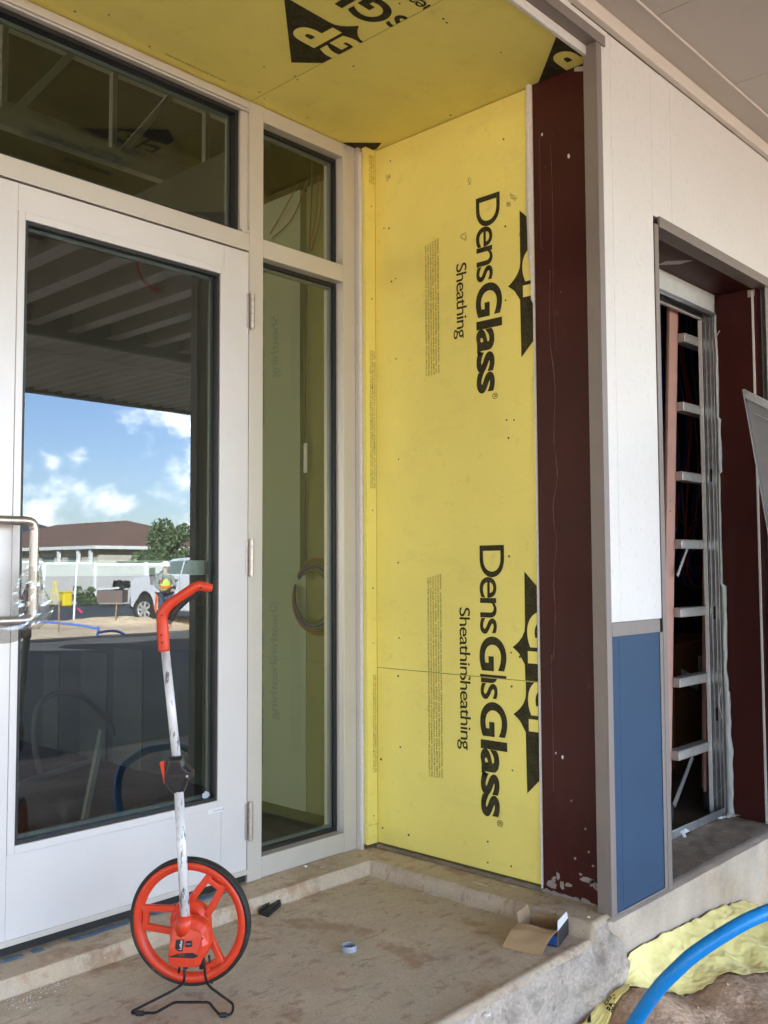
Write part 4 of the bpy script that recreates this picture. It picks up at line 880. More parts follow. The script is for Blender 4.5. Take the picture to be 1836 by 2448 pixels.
sheet('carton_end', [Bc+zb, Cc+zb, Cc+zt, Bc+zt], m_card, cb); sheet('carton_bottom', [A+zb, Bc+zb, Cc+zb, Dc+zb], m_card, cb)
off = Vector((-.002, -.0125*.2, 0))
dB = Vector((.0003, -.0022, 0))
sheet('printed_end', [Bc+zb+dB, Cc+zb+dB, Cc+zt+dB, Bc+zt+dB], m_bprint, cb, .0006)
dS = Vector((-.0022, -.0003, 0)); sheet('printed_side', [A+zb+dS, Bc+zb+dS, Bc+zt+dS, A+zt+dS], m_bprint, cb, .0006)
dS2 = dS*1.4; sheet('blue_print', [A.lerp(Bc, .55)+zb+dS2+Vector((0, 0, .004)), Bc+zb+dS2+Vector((0, 0, .004)), Bc+zb+dS2+Vector((0, 0, .03)), A.lerp(Bc, .55)+zb+dS2+Vector((0, 0, .03))], m_bluep, cb, .0004)
FL, FR = PL(1201, 2264, 'z', -.071), PL(1295, 2283, 'z', -.071)
def flap(u, v):
    p = (A+zt).lerp(Bc+zt, u).lerp(FL.lerp(FR, u), v); return p+Vector((0, 0, .010*math.sin(v*math.pi)+.004*nv(u*2, v*3, 0, 1)-.003*math.sin(u*math.pi)*v))
MB().grid(flap, 10, 12).build('front_flap', m_card, cb, solid=.0018)
def ZR(x, y, ref): p = ref; dd = float((np.array(p)-CAM)@fv); return DP(1160+x/6.9125, 2140+y/6.9125, dd)
sheet('left_flap', [A+zt, Dc+zt, ZR(695, 150, Dc+zt), ZR(525, 285, A+zt)], m_card, cb)
e1_, e2_ = ZR(1198, 425, Bc+zt), ZR(1345, 268, Cc+zt)
sheet('right_flap', [Bc+zt, Cc+zt, e2_, e1_], m_wlabel, cb)
ns = Vector((0, -1, 0))
for i in range(14):
    c_ = A.lerp(Cc, .35+.35*random.random())+(Bc-A)*random.uniform(-.22, .30); z = -.060+.008*random.random(); a = random.uniform(0, 3.1); d = Vector((math.cos(a), math.sin(a), .12*random.uniform(-1, 1)))
    q = MB(); p = Vector((c_.x, c_.y, z)); q.tube([p-d*.013, p+d*.011], .0014, 6); q.tube([p+d*.011, p+d*.0135], [.002, .0042], 8)
    tag(q.build('screw', m_zinc), 'loose steel screw lying in the open cardboard box', 'screw', 'loose screws in the cardboard box')
# pale ring (upside down cap / tape core)
rg = MB(); c_ = PL(834, 2264, 'z', -.066); rg.lathe([(.0185, -.0), (.0225, 0), (.0230, .016), (.0190, .016)], (c_.x, c_.y, -.0755), (1, 0, 0), (0, 1, 0), (0, 0, 1), 40)
ro_ = rg.build('plastic_ring', m_ringm, smooth=False, bev=.0008); tag(ro_, 'small round pale blue grey plastic ring lying on the concrete floor', 'plastic ring')
q = MB(); q.lathe([(.0005, .0), (.0187, .0), (.0187, .002), (.0005, .002)], (c_.x, c_.y, -.0752), (1, 0, 0), (0, 1, 0), (0, 0, 1), 32); q.build('ring_base', m_ringm, ro_)
# black rubber block
bk = MB(); p = [PL(560+x/1.843, 2050+y/1.843, 'z', -.062) for x, y in ((105, 232), (150, 246), (208, 195), (163, 180))]
for s__ in range(1):
    a = [Vector((q_.x, q_.y, -.076)) for q_ in p]; bk.prism(a, (0, 0, .014))
ax = (p[3]-p[0]); 
bk.prism([Vector((q_.x, q_.y, -.0615)) for q_ in (p[0].lerp(p[1], .15), p[0].lerp(p[1], .38), p[3].lerp(p[2], .38), p[3].lerp(p[2], .15))], (0, 0, .007)).prism([Vector((q_.x, q_.y, -.0615)) for q_ in (p[0].lerp(p[1], .7), p[0].lerp(p[1], .95), p[3].lerp(p[2], .95), p[3].lerp(p[2], .7))], (0, 0, .005))
tag(bk.build('rubber_block', m_rubber, bev=.002), 'black ribbed rubber block lying on the floor right of the orange wheel', 'rubber block')
# debris crumbs
crumbs = [((180, 2330), .008, 'white plaster crumb cluster edge left of the wheel'),]
cr_ = MB(); rnd = random.Random(3)
def crumb(bm_, c, s__, rnd):
    vs = []
    for dx, dy, dz in ((1, 0, 0), (-1, 0, 0), (0, 1, 0), (0, -1, 0), (0, 0, .6), (0, 0, -.3)):
        k_ = s__*rnd.uniform(.6, 1.3); vs.append(bm_.verts.new((c[0]+dx*k_, c[1]+dy*k_, c[2]+dz*k_)))
    for f in ((0, 2, 4), (2, 1, 4), (1, 3, 4), (3, 0, 4), (2, 0, 5), (1, 2, 5), (3, 1, 5), (0, 3, 5)): bm_.faces.new([vs[i] for i in f])
for _ in range(160):
    x, y = rnd.uniform(-1.35, .42), rnd.uniform(-1.0, -.16); crumb(cr_.bm, (x, y, floor_z(x, y)+.0005), rnd.uniform(.0006, .0019), rnd)
for _ in range(90):
    c_ = PL(120, 2360, 'z', -.075); x, y = c_.x+rnd.gauss(0, .035), c_.y+rnd.gauss(0, .012); crumb(cr_.bm, (x, y, floor_z(x, y)+.0008), rnd.uniform(.0008, .0028), rnd)
for _ in range(60):
    x, y = rnd.uniform(.46, .59), rnd.uniform(-1.0, -.03); crumb(cr_.bm, (x, y, floor_z(x, y)+.0008), rnd.uniform(.0006, .0018), rnd)
for _ in range(70):
    c_ = PL(40, 2400, 'z', -.075); x, y = c_.x+rnd.gauss(0, .05), c_.y+rnd.gauss(0, .03); crumb(cr_.bm, (x, y, floor_z(x, y)+.001), rnd.uniform(.001, .0035), rnd)
tag(cr_.build('plaster_crumbs', m_gyp), 'scattered white plaster crumbs on the concrete step', 'debris', kind='stuff')
cr2 = MB()
for _ in range(420):
    t_ = rnd.random(); x = rnd.uniform(-1.35, .55); y = rnd.choice((rnd.gauss(-.17, .012), rnd.uniform(-1.04, -.16), rnd.gauss(-.135, .03))); y = max(-1.05, min(-.03, y)); crumb(cr2.bm, (x, y, floor_z(x, y)+.0006), rnd.uniform(.0006, .0022), rnd)
for _ in range(260):
    x, y = rnd.uniform(.95, 1.86), rnd.gauss(-.90, .05)
    if -1.04 < y < -.855: crumb(cr2.bm, (x, y, -.020+.002), rnd.uniform(.001, .005), rnd)
tag(cr2.build('soil_grit', m_dust), 'brown soil grit scattered over the step and the window ledge', 'grit', kind='stuff')
cr3 = MB()
for _ in range(520):
    x, y = rnd.uniform(.2, 2.2), rnd.uniform(-2.1, -1.2); crumb(cr3.bm, (x, y, ground_z(x, y)+.001), rnd.uniform(.002, .011)*rnd.random()+.0015, rnd)
tag(cr3.build('soil_clods', m_dirt), 'loose brown soil clods on the ground below the step', 'soil', kind='stuff')
for i, (px, py, s__, lb) in enumerate(((730, 2071, .007, 'round white plaster drop on the ledge under the side glass'), (1140, 2415, .010, 'white chip on the concrete floor edge near the bottom'), (1407, 2192, .005, 'small white chip beside the foot of the red membrane'))):
    p = PL(px, py, 'z', -.028 if i != 1 else -.10); q = MB()
    bmesh.ops.create_icosphere(q.bm, subdivisions=2, radius=s__)
    for v in q.bm.verts: v.co = Vector((v.co.x*(1+.3*nv(*v.co, 90)), v.co.y, v.co.z*.45))+p
    if i == 1:
        for v in q.bm.verts: v.co.y = v.co.y+(-1.075-p.y)
    tag(q.build('plaster_chip', m_wlabel), lb, 'plaster chip')
for i, (px, py, a, b, yaw) in enumerate(((770, 2073, .012, .004, 0), (1040, 2107, .020, .003, -1), (1085, 2111, .014, .002, -1), (1150, 2113, .030, .004, -1), (1228, 2118, .018, .004, -1), (1012, 2118-15, .008, .003, 0))):
    p = PL(px, py, 'z', -.0285); o = blob((p.x, p.y, floor_z(p.x, p.y)+.0004), b if yaw else a, a if yaw else b, None, m_gyp, 'z', name='paint_smear', seed=i*3.3, th=.0006)
    tag(o, ['pale smear on the ledge below the side glass', 'first pale smear on the ledge under the yellow wall', 'short thin pale smear beside the first one on the ledge', 'longest pale smear on the ledge under the yellow wall', 'pale smear on the ledge nearest the red membrane', 'tiny pale smear on the ledge closest to the glass corner'][i], 'smear')
# crumpled white scrap on the window ledge
q = MB(); p = PL(1632, 1998, 'z', -.02)
for i in range(7):
    c_ = p+Vector((rnd.uniform(-.02, .02), rnd.uniform(-.02, .01), .006+rnd.uniform(0, .016))); d1, d2 = Vector([rnd.uniform(-1, 1) for _ in range(3)]).normalized()*.013, Vector([rnd.uniform(-1, 1) for _ in range(3)]).normalized()*.011
    q.bm.faces.new([q.bm.verts.new(c_+d1), q.bm.verts.new(c_+d2), q.bm.verts.new(c_-d1), q.bm.verts.new(c_-d2*.7)])
tag(q.build('crumpled_paper', m_wlabel, solid=.0006), 'crumpled white paper scrap on the dusty ledge below the ladder', 'paper scrap')

# ================================================================== SHEET, PIPE
zt_ = [(.30, -.27), (.40, -.235), (.50, -.225), (.60, -.150), (.64, -.145), (.80, -.150), (1.05, -.165), (1.30, -.178), (1.45, -.205), (1.66, -.29), (2.2, -.32)]
yb_ = [(.30, -1.135), (.40, -1.15), (.50, -1.15), (.56, -1.15), (.66, -1.18), (.74, -1.26), (.83, -1.265), (.92, -1.31), (1.05, -1.36), (1.3, -1.42), (2.2, -1.52)]
itp = lambda T_, x: float(np.interp(x, [a for a, b in T_], [b for a, b in T_]))
def shf(u, v):
    x = .30+1.9*u; z0 = itp(zt_, x)+.010*nv(x, 0, 0, 14); y1 = itp(yb_, x)+.012*nv(x, 4, 0, 18)
    y = -1.092+(y1+1.092)*v; zg = ground_z(x, y)+.010
    z = z0*(1-v)**2.0+zg*(1-(1-v)**2.0)
    rg = lambda k, o_: 1-2*abs(nv(x+o_, y*1.3, o_, k)); z = max(z, zg)-.006+.007*rg(7, 0)*math.sin(math.pi*min(1, v*1.1))+.0045*rg(17, 2)+.002*rg(40, 5)
    return (x+.01*nv(x, v, 0, 9), y, z)
vs_ = MB().grid(shf, 320, 90).build('vapour_barrier', m_sheet, smooth=True, solid=.0006); tag(vs_, 'wrinkled yellow plastic vapour sheet spilling from under the concrete onto the dirt', 'plastic sheet')
def proj(p): d = np.array(p)-CAM; z = d@fv; return PW/2+F0*(d@rv)/z, PH/2-F0*(d@uv)/z
cand = [(u/240, v/60) for u in range(0, 60) for v in range(0, 61)]; cpx = [proj(shf(*c)) for c in cand]
def find_uv(px, py): k = min(range(len(cand)), key=lambda i: (cpx[i][0]-px)**2+(cpx[i][1]-py)**2); return Vector(cand[k])
def on_sheet(bm_, u, v):
    for vv in bm_.verts: vv.co = Vector(shf(vv.co.x, vv.co.y))+Vector((-.0008, -.003, .003))
for nm_, shp in (('sheet_bar', None), ('sheet_lettering', 1)):
    bm = bmesh.new()
    if shp is None:
        for q4 in (((1464, 2381), (1470, 2380), (1478, 2424), (1471, 2424)), ((1398, 2428), (1405, 2422), (1412, 2446), (1402, 2447))): bm.faces.new([bm.verts.new((*find_uv(*c), 0)) for c in q4])
    else:
        for tx_, o_, ux_, vx_ in (('CO', (1449, 2404), (1463, 2384), (1441, 2398)), ('RA', (1461, 2422), (1467, 2400), (1446, 2414))):
            O2, X2, Y2 = find_uv(*o_), find_uv(*ux_), find_uv(*vx_); text_bm(bm, tx_, (*O2, 0), (*(X2-O2), 0), (*(Y2-O2), 0), 1.0, 1.0, bold=.03)
    on_sheet(bm, 0, 0); x_ = MB(); x_.bm = bm; x_.build(nm_, m_ink, vs_)
pts = [(1380, 2760, 2.75), (1430, 2600, 2.70), (1515, 2448, 2.62), (1572, 2366, 2.58), (1620, 2316, 2.56), (1666, 2276, 2.55), (1761, 2215, 2.55), (1836, 2180, 2.58), (1960, 2140, 2.66), (2150, 2150, 2.80), (2350, 2300, 2.95)]
MB().tube(spline([DP(x, y, d) for x, y, d in pts], 8), .0195, 22).build('water_pipe', m_pipe, smooth=True)
wp = bpy.data.objects['water_pipe']; tag(wp, 'bright blue plastic pipe arching over the dirt and yellow sheet', 'pipe')

# ================================================================== THE YARD MIRRORED IN THE GLASS
def yaw_of(d): return math.atan2(d.y, d.x)
# fence
m_vinyl = mat('grey_beige_vinyl', (.40, .38, .35), .6, var=.04, vs=.5)
fn = thing('privacy_fence', YD(-8, 45), 'long pale vinyl privacy fence across the yard, mirrored in the door glass', 'fence')
a = -40.0
while a < 20:
    hgt = 1.30 if a > -14 else 1.30+.03*(-14-a)
    pz = YD(a, 45), YD(a+2.36, 45)
    MB().beam(pz[0]+Vector((0, 0, .93)), pz[1]+Vector((0, 0, .93)), .05, 1.80 if a > -14 else 1.9, (0, 0, 1)).build('panel', m_vinyl, fn)
    MB().beam(pz[0]+Vector((0, 0, hgt-.6+1.17)), pz[1]+Vector((0, 0, hgt-.6+1.17)), .08, .10).build('top_rail', m_white, fn)
    p = YD(a, 44.96); q = MB(); q.box(p.x-.065, p.x+.065, p.y-.065, p.y+.065, -.62, 1.32).box(p.x-.08, p.x+.08, p.y-.08, p.y+.08, 1.32, 1.38); q.build('post', m_white, fn)
    a += 2.4
# houses
def house(name, K, dl, drr, ll, lr, ze, zr, mw_, mr_, label, oh=.5, win=True):
    h = thing(name, K, label, 'house'); dl, drr = Vector(dl).normalized(), Vector(drr).normalized(); K = Vector((K[0], K[1], 0))
    P_ = lambda a, b, z: K+dl*a+drr*b+Vector((0, 0, z))
    q = MB(); q.prism([P_(oh, oh, -.62), P_(ll-oh, oh, -.62), P_(ll-oh, lr-oh, -.62), P_(oh, lr-oh, -.62)], (0, 0, ze+.60)); q.build('wall', mw_, h)
    s__ = lr/2; bm = MB(); e = [P_(0, 0, ze), P_(ll, 0, ze), P_(ll, lr, ze), P_(0, lr, ze)]; r1, r2 = P_(s__, s__, zr), P_(ll-s__, s__, zr)
    V = [bm.bm.verts.new(p) for p in e+[r1, r2]]
    for f in ((0, 1, 5, 4), (1, 2, 5), (2, 3, 4, 5), (3, 0, 4), (3, 2, 1, 0)): bm.bm.faces.new([V[i] for i in f])
    bm.build('roof', mr_, h)
    q = MB()
    for a_, b_ in ((0, 1), (1, 2), (2, 3), (3, 0)): q.beam(e[a_]-Vector((0, 0, .09)), e[b_]-Vector((0, 0, .09)), .06, .18)
    q.build('fascia', m_white, h)
    if win:
        for a_ in (2.2, 5.0, 9): 
            q = MB(); q.prism([P_(a_, oh-.03, .5), P_(a_+1.3, oh-.03, .5), P_(a_+1.3, oh-.03, 1.75), P_(a_, oh-.03, 1.75)], drr*.02); q.build('window', mat('dark_window', (.05, .06, .07), .2), h)
        for a_ in (.7, 1.9, 3.9): q = MB(); p = P_(a_, .15, 0); q.box(p.x-.08, p.x+.08, p.y-.08, p.y+.08, -.6, ze-.15); q.build('porch_post', m_white, h)
        for b_ in (1.6, 5): q = MB(); q.prism([P_(oh-.03, b_, .3), P_(oh-.03, b_+1.6, .3), P_(oh-.03, b_+1.6, 1.5), P_(oh-.03, b_, 1.5)], dl*.02); q.build('window', mat('dark_window2', (.10, .08, .07), .3), h)
        for (sa, sb, z_) in ((3.4, 2.6, .55),): pass
        for a_ in (6.8, 8.4, 4.9): q = MB(); q.beam(P_(a_, s__-.55, zr-.16), P_(a_+.7, s__-.55, zr-.16), .35, .12); q.build('roof_vent', mr_, h)
        q = MB(); q.beam(P_(s__-.8, s__+.2, zr-.42), P_(s__-1.0, s__+1.0, zr-.52), .3, .12); q.build('roof_vent', mr_, h)
    return h
vl = lambda a, b: rh*a+fh*b
m_roof = mat('brown_shingle', (.185, .10, .07), .9, var=.1, vs=.8, fine=.15, fs=9)
m_stucco = mat('cream_stucco', (.52, .47, .38), .9, var=.05, vs=.5)
K = YD(-15.1, 50)
house('neighbour_house', (K.x, K.y, -.6), vl(-.75, .66), vl(.66, .75), 19, 11, 2.30, 4.0, m_stucco, m_roof, 'single storey cream house with brown hipped roof beyond the fence')
K = YD(-30, 78)
house('distant_house', (K.x, K.y, -.6), vl(-.8, .6), vl(.6, .8), 16, 10, 2.9, 5.2, mat('grey_siding', (.2, .2, .2), .9), mat('charcoal_shingle', (.045, .05, .06), .9, var=.2, vs=.7), 'distant house with a charcoal roof at the left end of the mirrored yard', win=False)
# tree
def tree(c, h, rx, rz, n, label, leaf=.09, name='shade_tree', trunk=True, seed=1, lc=(.085, .125, .05)):
    rn = random.Random(seed); t = thing(name, c, label, 'tree' if trunk else 'bush'); c = Vector(c)
    if trunk:
        q = MB(); q.tube(spline([c, c+Vector((.05, 0, h*.4)), c+Vector((-.05, .05, h*.7))], 4), [.09*(1-.06*i) for i in range(9)], 8)
        for i in range(7):
            a = rn.uniform(0, 6.28); b = c+Vector((0, 0, h*rn.uniform(.35, .6))); q.tube([b, b+Vector((math.cos(a)*rx*.4, math.sin(a)*rx*.4, rz*.4)), b+Vector((math.cos(a)*rx*.75, math.sin(a)*rx*.75, rz*.9))], [.04, .025, .01], 6)
        q.build('trunk', mat('bark', (.12, .09, .06), .9), t)
    q = MB(); cen_ = c+Vector((0, 0, h-rz)); lobes = [(Vector((rn.uniform(-.6, .6)*rx, rn.uniform(-.6, .6)*rx, rn.uniform(-.6, .65)*rz)), rn.uniform(.25, .45)) for _ in range(16)]
    for i in range(n):
        lo, s__ = lobes[rn.randrange(len(lobes))]; d = Vector([rn.gauss(0, 1) for _ in range(3)]).normalized()*(rn.random()**.45)
        p = cen_+lo+Vector((d.x*rx*s__, d.y*rx*s__, d.z*rz*s__)); u_ = Vector([rn.uniform(-1, 1) for _ in range(3)]).normalized(); w_ = u_.orthogonal().normalized(); k_ = leaf*rn.uniform(.6, 1.4)
        q.bm.faces.new([q.bm.verts.new(p+u_*k_), q.bm.verts.new(p+w_*k_*.5), q.bm.verts.new(p-u_*k_), q.bm.verts.new(p-w_*k_*.5)])
    q.build('crown', mat('leaf_'+name, lc, .7, var=.3, vs=1.5), t)
    return t
p = MR(399, 1335, 49); tree((p.x, p.y, -.6), 4.3, 1.55, 1.75, 9000, 'leafy green tree standing beside the brown roofed house, mirrored in the glass', seed=5)
p = MR(209, 1440, 43.5); tree((p.x, p.y, -.6), .95, .75, .5, 1500, 'low round green bush against the fence, mirrored in the glass', .06, 'garden_bush', False, 8)
# pickup truck -------------------------------------------------------------
def truck():
    W0 = MR(348, 1487, 28.6); fwd = (rh*-.66+fh*.75).normalized(); left = Vector((-fwd.y, fwd.x, 0)); gz = -.60
    near = -left if (CM-Vector((W0.x, W0.y, 0))).dot(-left) > 0 else left      # the side turned to the building
    t = thing('pickup_truck', (W0.x, W0.y, gz), 'white pickup truck parked on the asphalt with lettering on its door, mirrored in the glass', 'truck')
    Wv = Vector((W0.x, W0.y, gz)); O = Wv-near*.0
    def T_(x, y, z): return O+fwd*x-near*y+Vector((0, 0, z))      # x forward of front axle, y inward from near side
    m_tp = mat('white_truck_paint', (.80, .81, .82), .25, coat=.6); m_tb = mat('truck_black_trim', (.02, .02, .02), .5); m_tg = mat('truck_glass', (.02, .025, .03), .08)
    def arch(cx_, r_=.53, n=12): return [(cx_+r_*math.cos(a), .42+r_*math.sin(a)) for a in np.linspace(0, math.pi, n)]
    prof = [(.98, .48), (1.0, 1.05), (.95, 1.28), (.75, 1.38), (-.55, 1.48), (-1.9, 1.46), (-5.0, 1.42), (-5.05, .60)]+[(-4.05+.53*math.cos(a), .42+.53*math.sin(a)) for a in np.linspace(math.pi, 0, 12)]+[(-3.4, .45), (-.62, .42)]+[(.53*math.cos(a), .42+.53*math.sin(a)) for a in np.linspace(math.pi, 0, 12)]+[(.62, .44)]
    q = MB(); q.prism([T_(x, 0, z) for x, z in prof], -near*2.0); q.build('body', m_tp, t, bev=.05, seg=3)
    q = MB(); cab = [(-.50, 1.47), (-1.25, 1.93), (-2.6, 1.98), (-3.25, 1.9), (-3.4, 1.44)]
    a = [q.bm.verts.new(T_(x, .04 if z < 1.6 else .20, z)) for x, z in cab]; b = [q.bm.verts.new(T_(x, 1.96 if z < 1.6 else 1.80, z)) for x, z in cab]
    q.bm.faces.new(a); q.bm.faces.new(b[::-1])
    for i in range(5): q.bm.faces.new((a[i], a[(i+1) % 5], b[(i+1) % 5], b[i]))
    q.build('cab', m_tp, t, bev=.03)
    q = MB(); q.prism([T_(-.72, .055, 1.50), T_(-1.32, .155, 1.86), T_(-2.0, .165, 1.88), T_(-2.0, .06, 1.50)], near*.02); q.prism([T_(-2.1, .06, 1.50), T_(-2.1, .165, 1.88), T_(-2.95, .16, 1.87), T_(-3.15, .06, 1.50)], near*.02); q.build('side_window', m_tg, t)
    q = MB(); q.prism([T_(-.56, .14, 1.52), T_(-1.20, .26, 1.90), T_(-1.20, 1.74, 1.90), T_(-.56, 1.86, 1.52)], fwd*.03+Vector((0, 0, .03))); q.build('windscreen', m_tg, t)
    q = MB(); q.prism([T_(1.0, -.02, .42), T_(1.10, .1, .42), T_(1.10, 1.9, .42), T_(1.0, 2.02, .42)], (0, 0, .36)); q.build('bumper', m_tb, t, bev=.03)
    q = MB(); q.prism([T_(1.0, .35, .85), T_(1.02, .35, 1.25), T_(1.02, 1.65, 1.25), T_(1.0, 1.65, .85)], fwd*.02); q.build('grille', m_tb, t)
    for y_ in (.04, 1.7): q = MB(); q.prism([T_(.99, y_, .95), T_(.97, y_, 1.2), T_(.97, y_+.26, 1.2), T_(.99, y_+.26, .95)], fwd*.03); q.build('headlight', m_wlabel, t)
    for cx_ in (0, -4.05):
        q = MB(); q.lathe([(.50, .02), (.535, -.015), (.56, -.01), (.56, .03)], T_(cx_, 0, .42), fwd, Vector((0, 0, 1)), -near, 20, 0, math.pi); q.build('arch_trim', m_tb, t)
        q = MB(); q.lathe([(.01, .03), (.52, .03), (.52, .5), (.01, .5)], T_(cx_, 0, .44), fwd, Vector((0, 0, 1)), -near, 24); q.build('arch_liner', m_tb, t)
        for yy, sg in ((.02, 1), (1.98, -1)):
            st_ = math.radians(24 if cx_ == 0 else 0); ax_ = (near*math.cos(st_)-fwd*math.sin(st_))*sg; ax_.normalize(); fx = Vector((0, 0, 1)).cross(ax_)
            c_ = T_(cx_, yy, .42); r_ = .42
            w_ = MB().lathe([(.25, .06), (.30, .10), (.39, .10), (r_, .06), (r_, -.17), (.39, -.19), (.25, -.12)], c_, fx, Vector((0, 0, 1)), ax_, 32).build('wheel', m_rubber, t, smooth=True)
            MB().lathe([(.22, .075), (.255, .085), (.255, -.1), (.22, -.1)], c_, fx, Vector((0, 0, 1)), ax_, 28).build('rim', m_alu, w_, smooth=True)
            q = MB()
            for k in range(7):
                an = 2*math.pi*k/7; q.beam(c_+ax_*.07, c_+ax_*.07+(fx*math.cos(an)+Vector((0, 0, 1))*math.sin(an))*.235, .075, .03, ax_)
            q.build('wheel_spokes', mat('truck_alloy', (.7, .7, .7), .3, .7), w_)
    q = MB()
    for x_ in (-.72, -2.05, -3.2): q.prism([T_(x_, -.004, .55), T_(x_, -.004, 1.45), T_(x_-.012, -.004, 1.45), T_(x_-.012, -.004, .55)], near*.002)
    q.build('door_seam', m_tb, t)
    q = MB(); q.beam(T_(-1.78, -.03, 1.32), T_(-1.98, -.03, 1.32), .04, .035); q.build('door_handle', m_tb, t)
    q = MB(); c_ = T_(-.85, -.22, 1.55); q.beam(c_-Vector((0, 0, .13)), c_+Vector((0, 0, .13)), .10, .2, fwd); q.beam(T_(-.85, 0, 1.48), T_(-.85, -.2, 1.48), .05, .05); q.build('wing_mirror', m_tb, t, bev=.01)
    # lettering reads correctly on the real truck (so it is reversed in the glass)
    bm = bmesh.new(); rd = Vector((0, 0, 1)).cross(near); rd = rd if True else -rd
    text_bm(bm, 'Land Su', T_(-1.75, -.012, 1.0) if rd.dot(fwd) > 0 else T_(-.85, -.012, 1.0), rd, (0, 0, 1), .16, .85); x_ = MB(); x_.bm = bm; x_.build('door_lettering', m_cable_g, t)
    return t
truck()
# surveyor in a hi-vis vest ---------------------------------------------------
def skinmesh(name, verts, edges, radii, m, parent, sub=1):
    me = bpy.data.meshes.new(name); base = Vector((0, 0, 0)); p = parent
    while p is not None: base += p.location; p = p.parent
    me.from_pydata([Vector(v)-base for v in verts], edges, []); o = bpy.data.objects.new(name, me); COL.objects.link(o); o.parent = parent
    md = o.modifiers.new('skin', 'SKIN'); md.use_smooth_shade = True
    for i, r_ in enumerate(radii): me.skin_vertices[0].data[i].radius = (r_, r_)
    me.skin_vertices[0].data[0].use_root = True
    sb = o.modifiers.new('sub', 'SUBSURF'); sb.levels = sub; sb.render_levels = sub; me.materials.append(m); return o
def person():
    b = MR(395, 1489, 26.2); t = thing('person', (b.x, b.y, -.6), 'person in white hard hat and yellow vest standing before the white truck', 'person')
    fwd = (rh*.55-fh*.83).normalized(); lt = Vector((-fwd.y, fwd.x, 0)); G = Vector((b.x, b.y, -.6))
    Q = lambda f_, l_, z: G+fwd*f_+lt*l_+Vector((0, 0, z))
    m_sk = mat('skin', (.45, .25, .17), .6); m_j = mat('blue_jeans', (.05, .07, .13), .9); m_v = mat('yellow_vest', (.55, .75, .10), .7); m_sh = mat('grey_shirt', (.25, .27, .25), .9); m_o = mat('orange_stripe', (.85, .16, .03), .7)
    V = [Q(0, 0, .96), Q(0, 0, 1.15), Q(0, 0, 1.38), Q(.01, 0, 1.5), Q(.03, 0, 1.62), Q(.03, 0, 1.74), Q(0, .19, 1.42), Q(.05, .27, 1.17), Q(.25, .2, 1.08), Q(0, -.19, 1.42), Q(.05, -.27, 1.16), Q(.28, -.18, 1.10), Q(0, .10, .90), Q(.02, .11, .5), Q(0, .12, .08), Q(.14, .13, .03), Q(0, -.10, .90), Q(.02, -.12, .5), Q(-.02, -.13, .08), Q(.12, -.14, .03), Q(.32, .18, 1.07), Q(.35, -.16, 1.10)]
    E_ = [(0, 1), (1, 2), (2, 3), (3, 4), (4, 5), (2, 6), (6, 7), (7, 8), (8, 20), (2, 9), (9, 10), (10, 11), (11, 21), (0, 12), (12, 13), (13, 14), (14, 15), (0, 16), (16, 17), (17, 18), (18, 19)]
    R_ = [.14, .13, .14, .055, .085, .085, .06, .045, .032, .06, .045, .032, .085, .06, .045, .04, .085, .06, .045, .04, .035, .035]
    skinmesh('body', V, E_, R_, m_sk, t)
    skinmesh('jeans', [Q(0, 0, .98), Q(0, .10, .90), Q(.02, .11, .5), Q(0, .12, .10), Q(0, -.10, .90), Q(.02, -.12, .5), Q(-.02, -.13, .10)], [(0, 1), (1, 2), (2, 3), (0, 4), (4, 5), (5, 6)], [.165, .105, .08, .075, .105, .08, .075], m_j, t)
    skinmesh('shirt', [Q(0, 0, 1.38), Q(0, .19, 1.43), Q(.05, .27, 1.19), Q(.22, .21, 1.09), Q(0, -.19, 1.43), Q(.05, -.27, 1.18), Q(.24, -.19, 1.11)], [(0, 1), (1, 2), (2, 3), (0, 4), (4, 5), (5, 6)], [.12, .075, .058, .045, .075, .058, .045], m_sh, t)
    skinmesh('vest', [Q(0, 0, 1.0), Q(0, 0, 1.2), Q(0, 0, 1.42)], [(0, 1), (1, 2)], [.175, .165, .165], m_v, t)
    q = MB(); q.lathe([(.178, 0), (.185, 0), (.185, .06), (.178, .06)], Q(0, 0, 1.12), fwd, lt, Vector((0, 0, 1)), 20); q.build('vest_band', m_o, t)
    q = MB(); q.lathe([(.001, .13), (.07, .115), (.115, .06), (.125, 0), (.17, -.012), (.17, -.02), (.001, -.02)], Q(.03, 0, 1.73), fwd, lt, Vector((0, 0, 1)), 20); q.build('hard_hat', m_wlabel, t, smooth=True)
    for s__ in (-1, 1): q = MB(); q.beam(Q(.09, s__*.035, 1.675), Q(.115, s__*.035, 1.675), .02, .012); q.build('eye', m_tb_, t)
    q = MB(); q.beam(Q(.10, 0, 1.65), Q(.125, 0, 1.635), .02, .04); q.build('nose', m_sk, t)
    q = MB(); q.beam(Q(.30, .18, 1.0), Q(.36, -.16, 1.16), .02, .24, fwd); q.build('clipboard', m_blackp, t)
    q = MB(); q.prism([Q(-.02, .22, .95), Q(.02, .27, .55), Q(.1, .27, .45), Q(.12, .22, .9)], lt*.03); q.build('hip_flag_roll', m_o, t)
m_tb_ = mat('dark_eye', (.02, .02, .02), .5)
person()
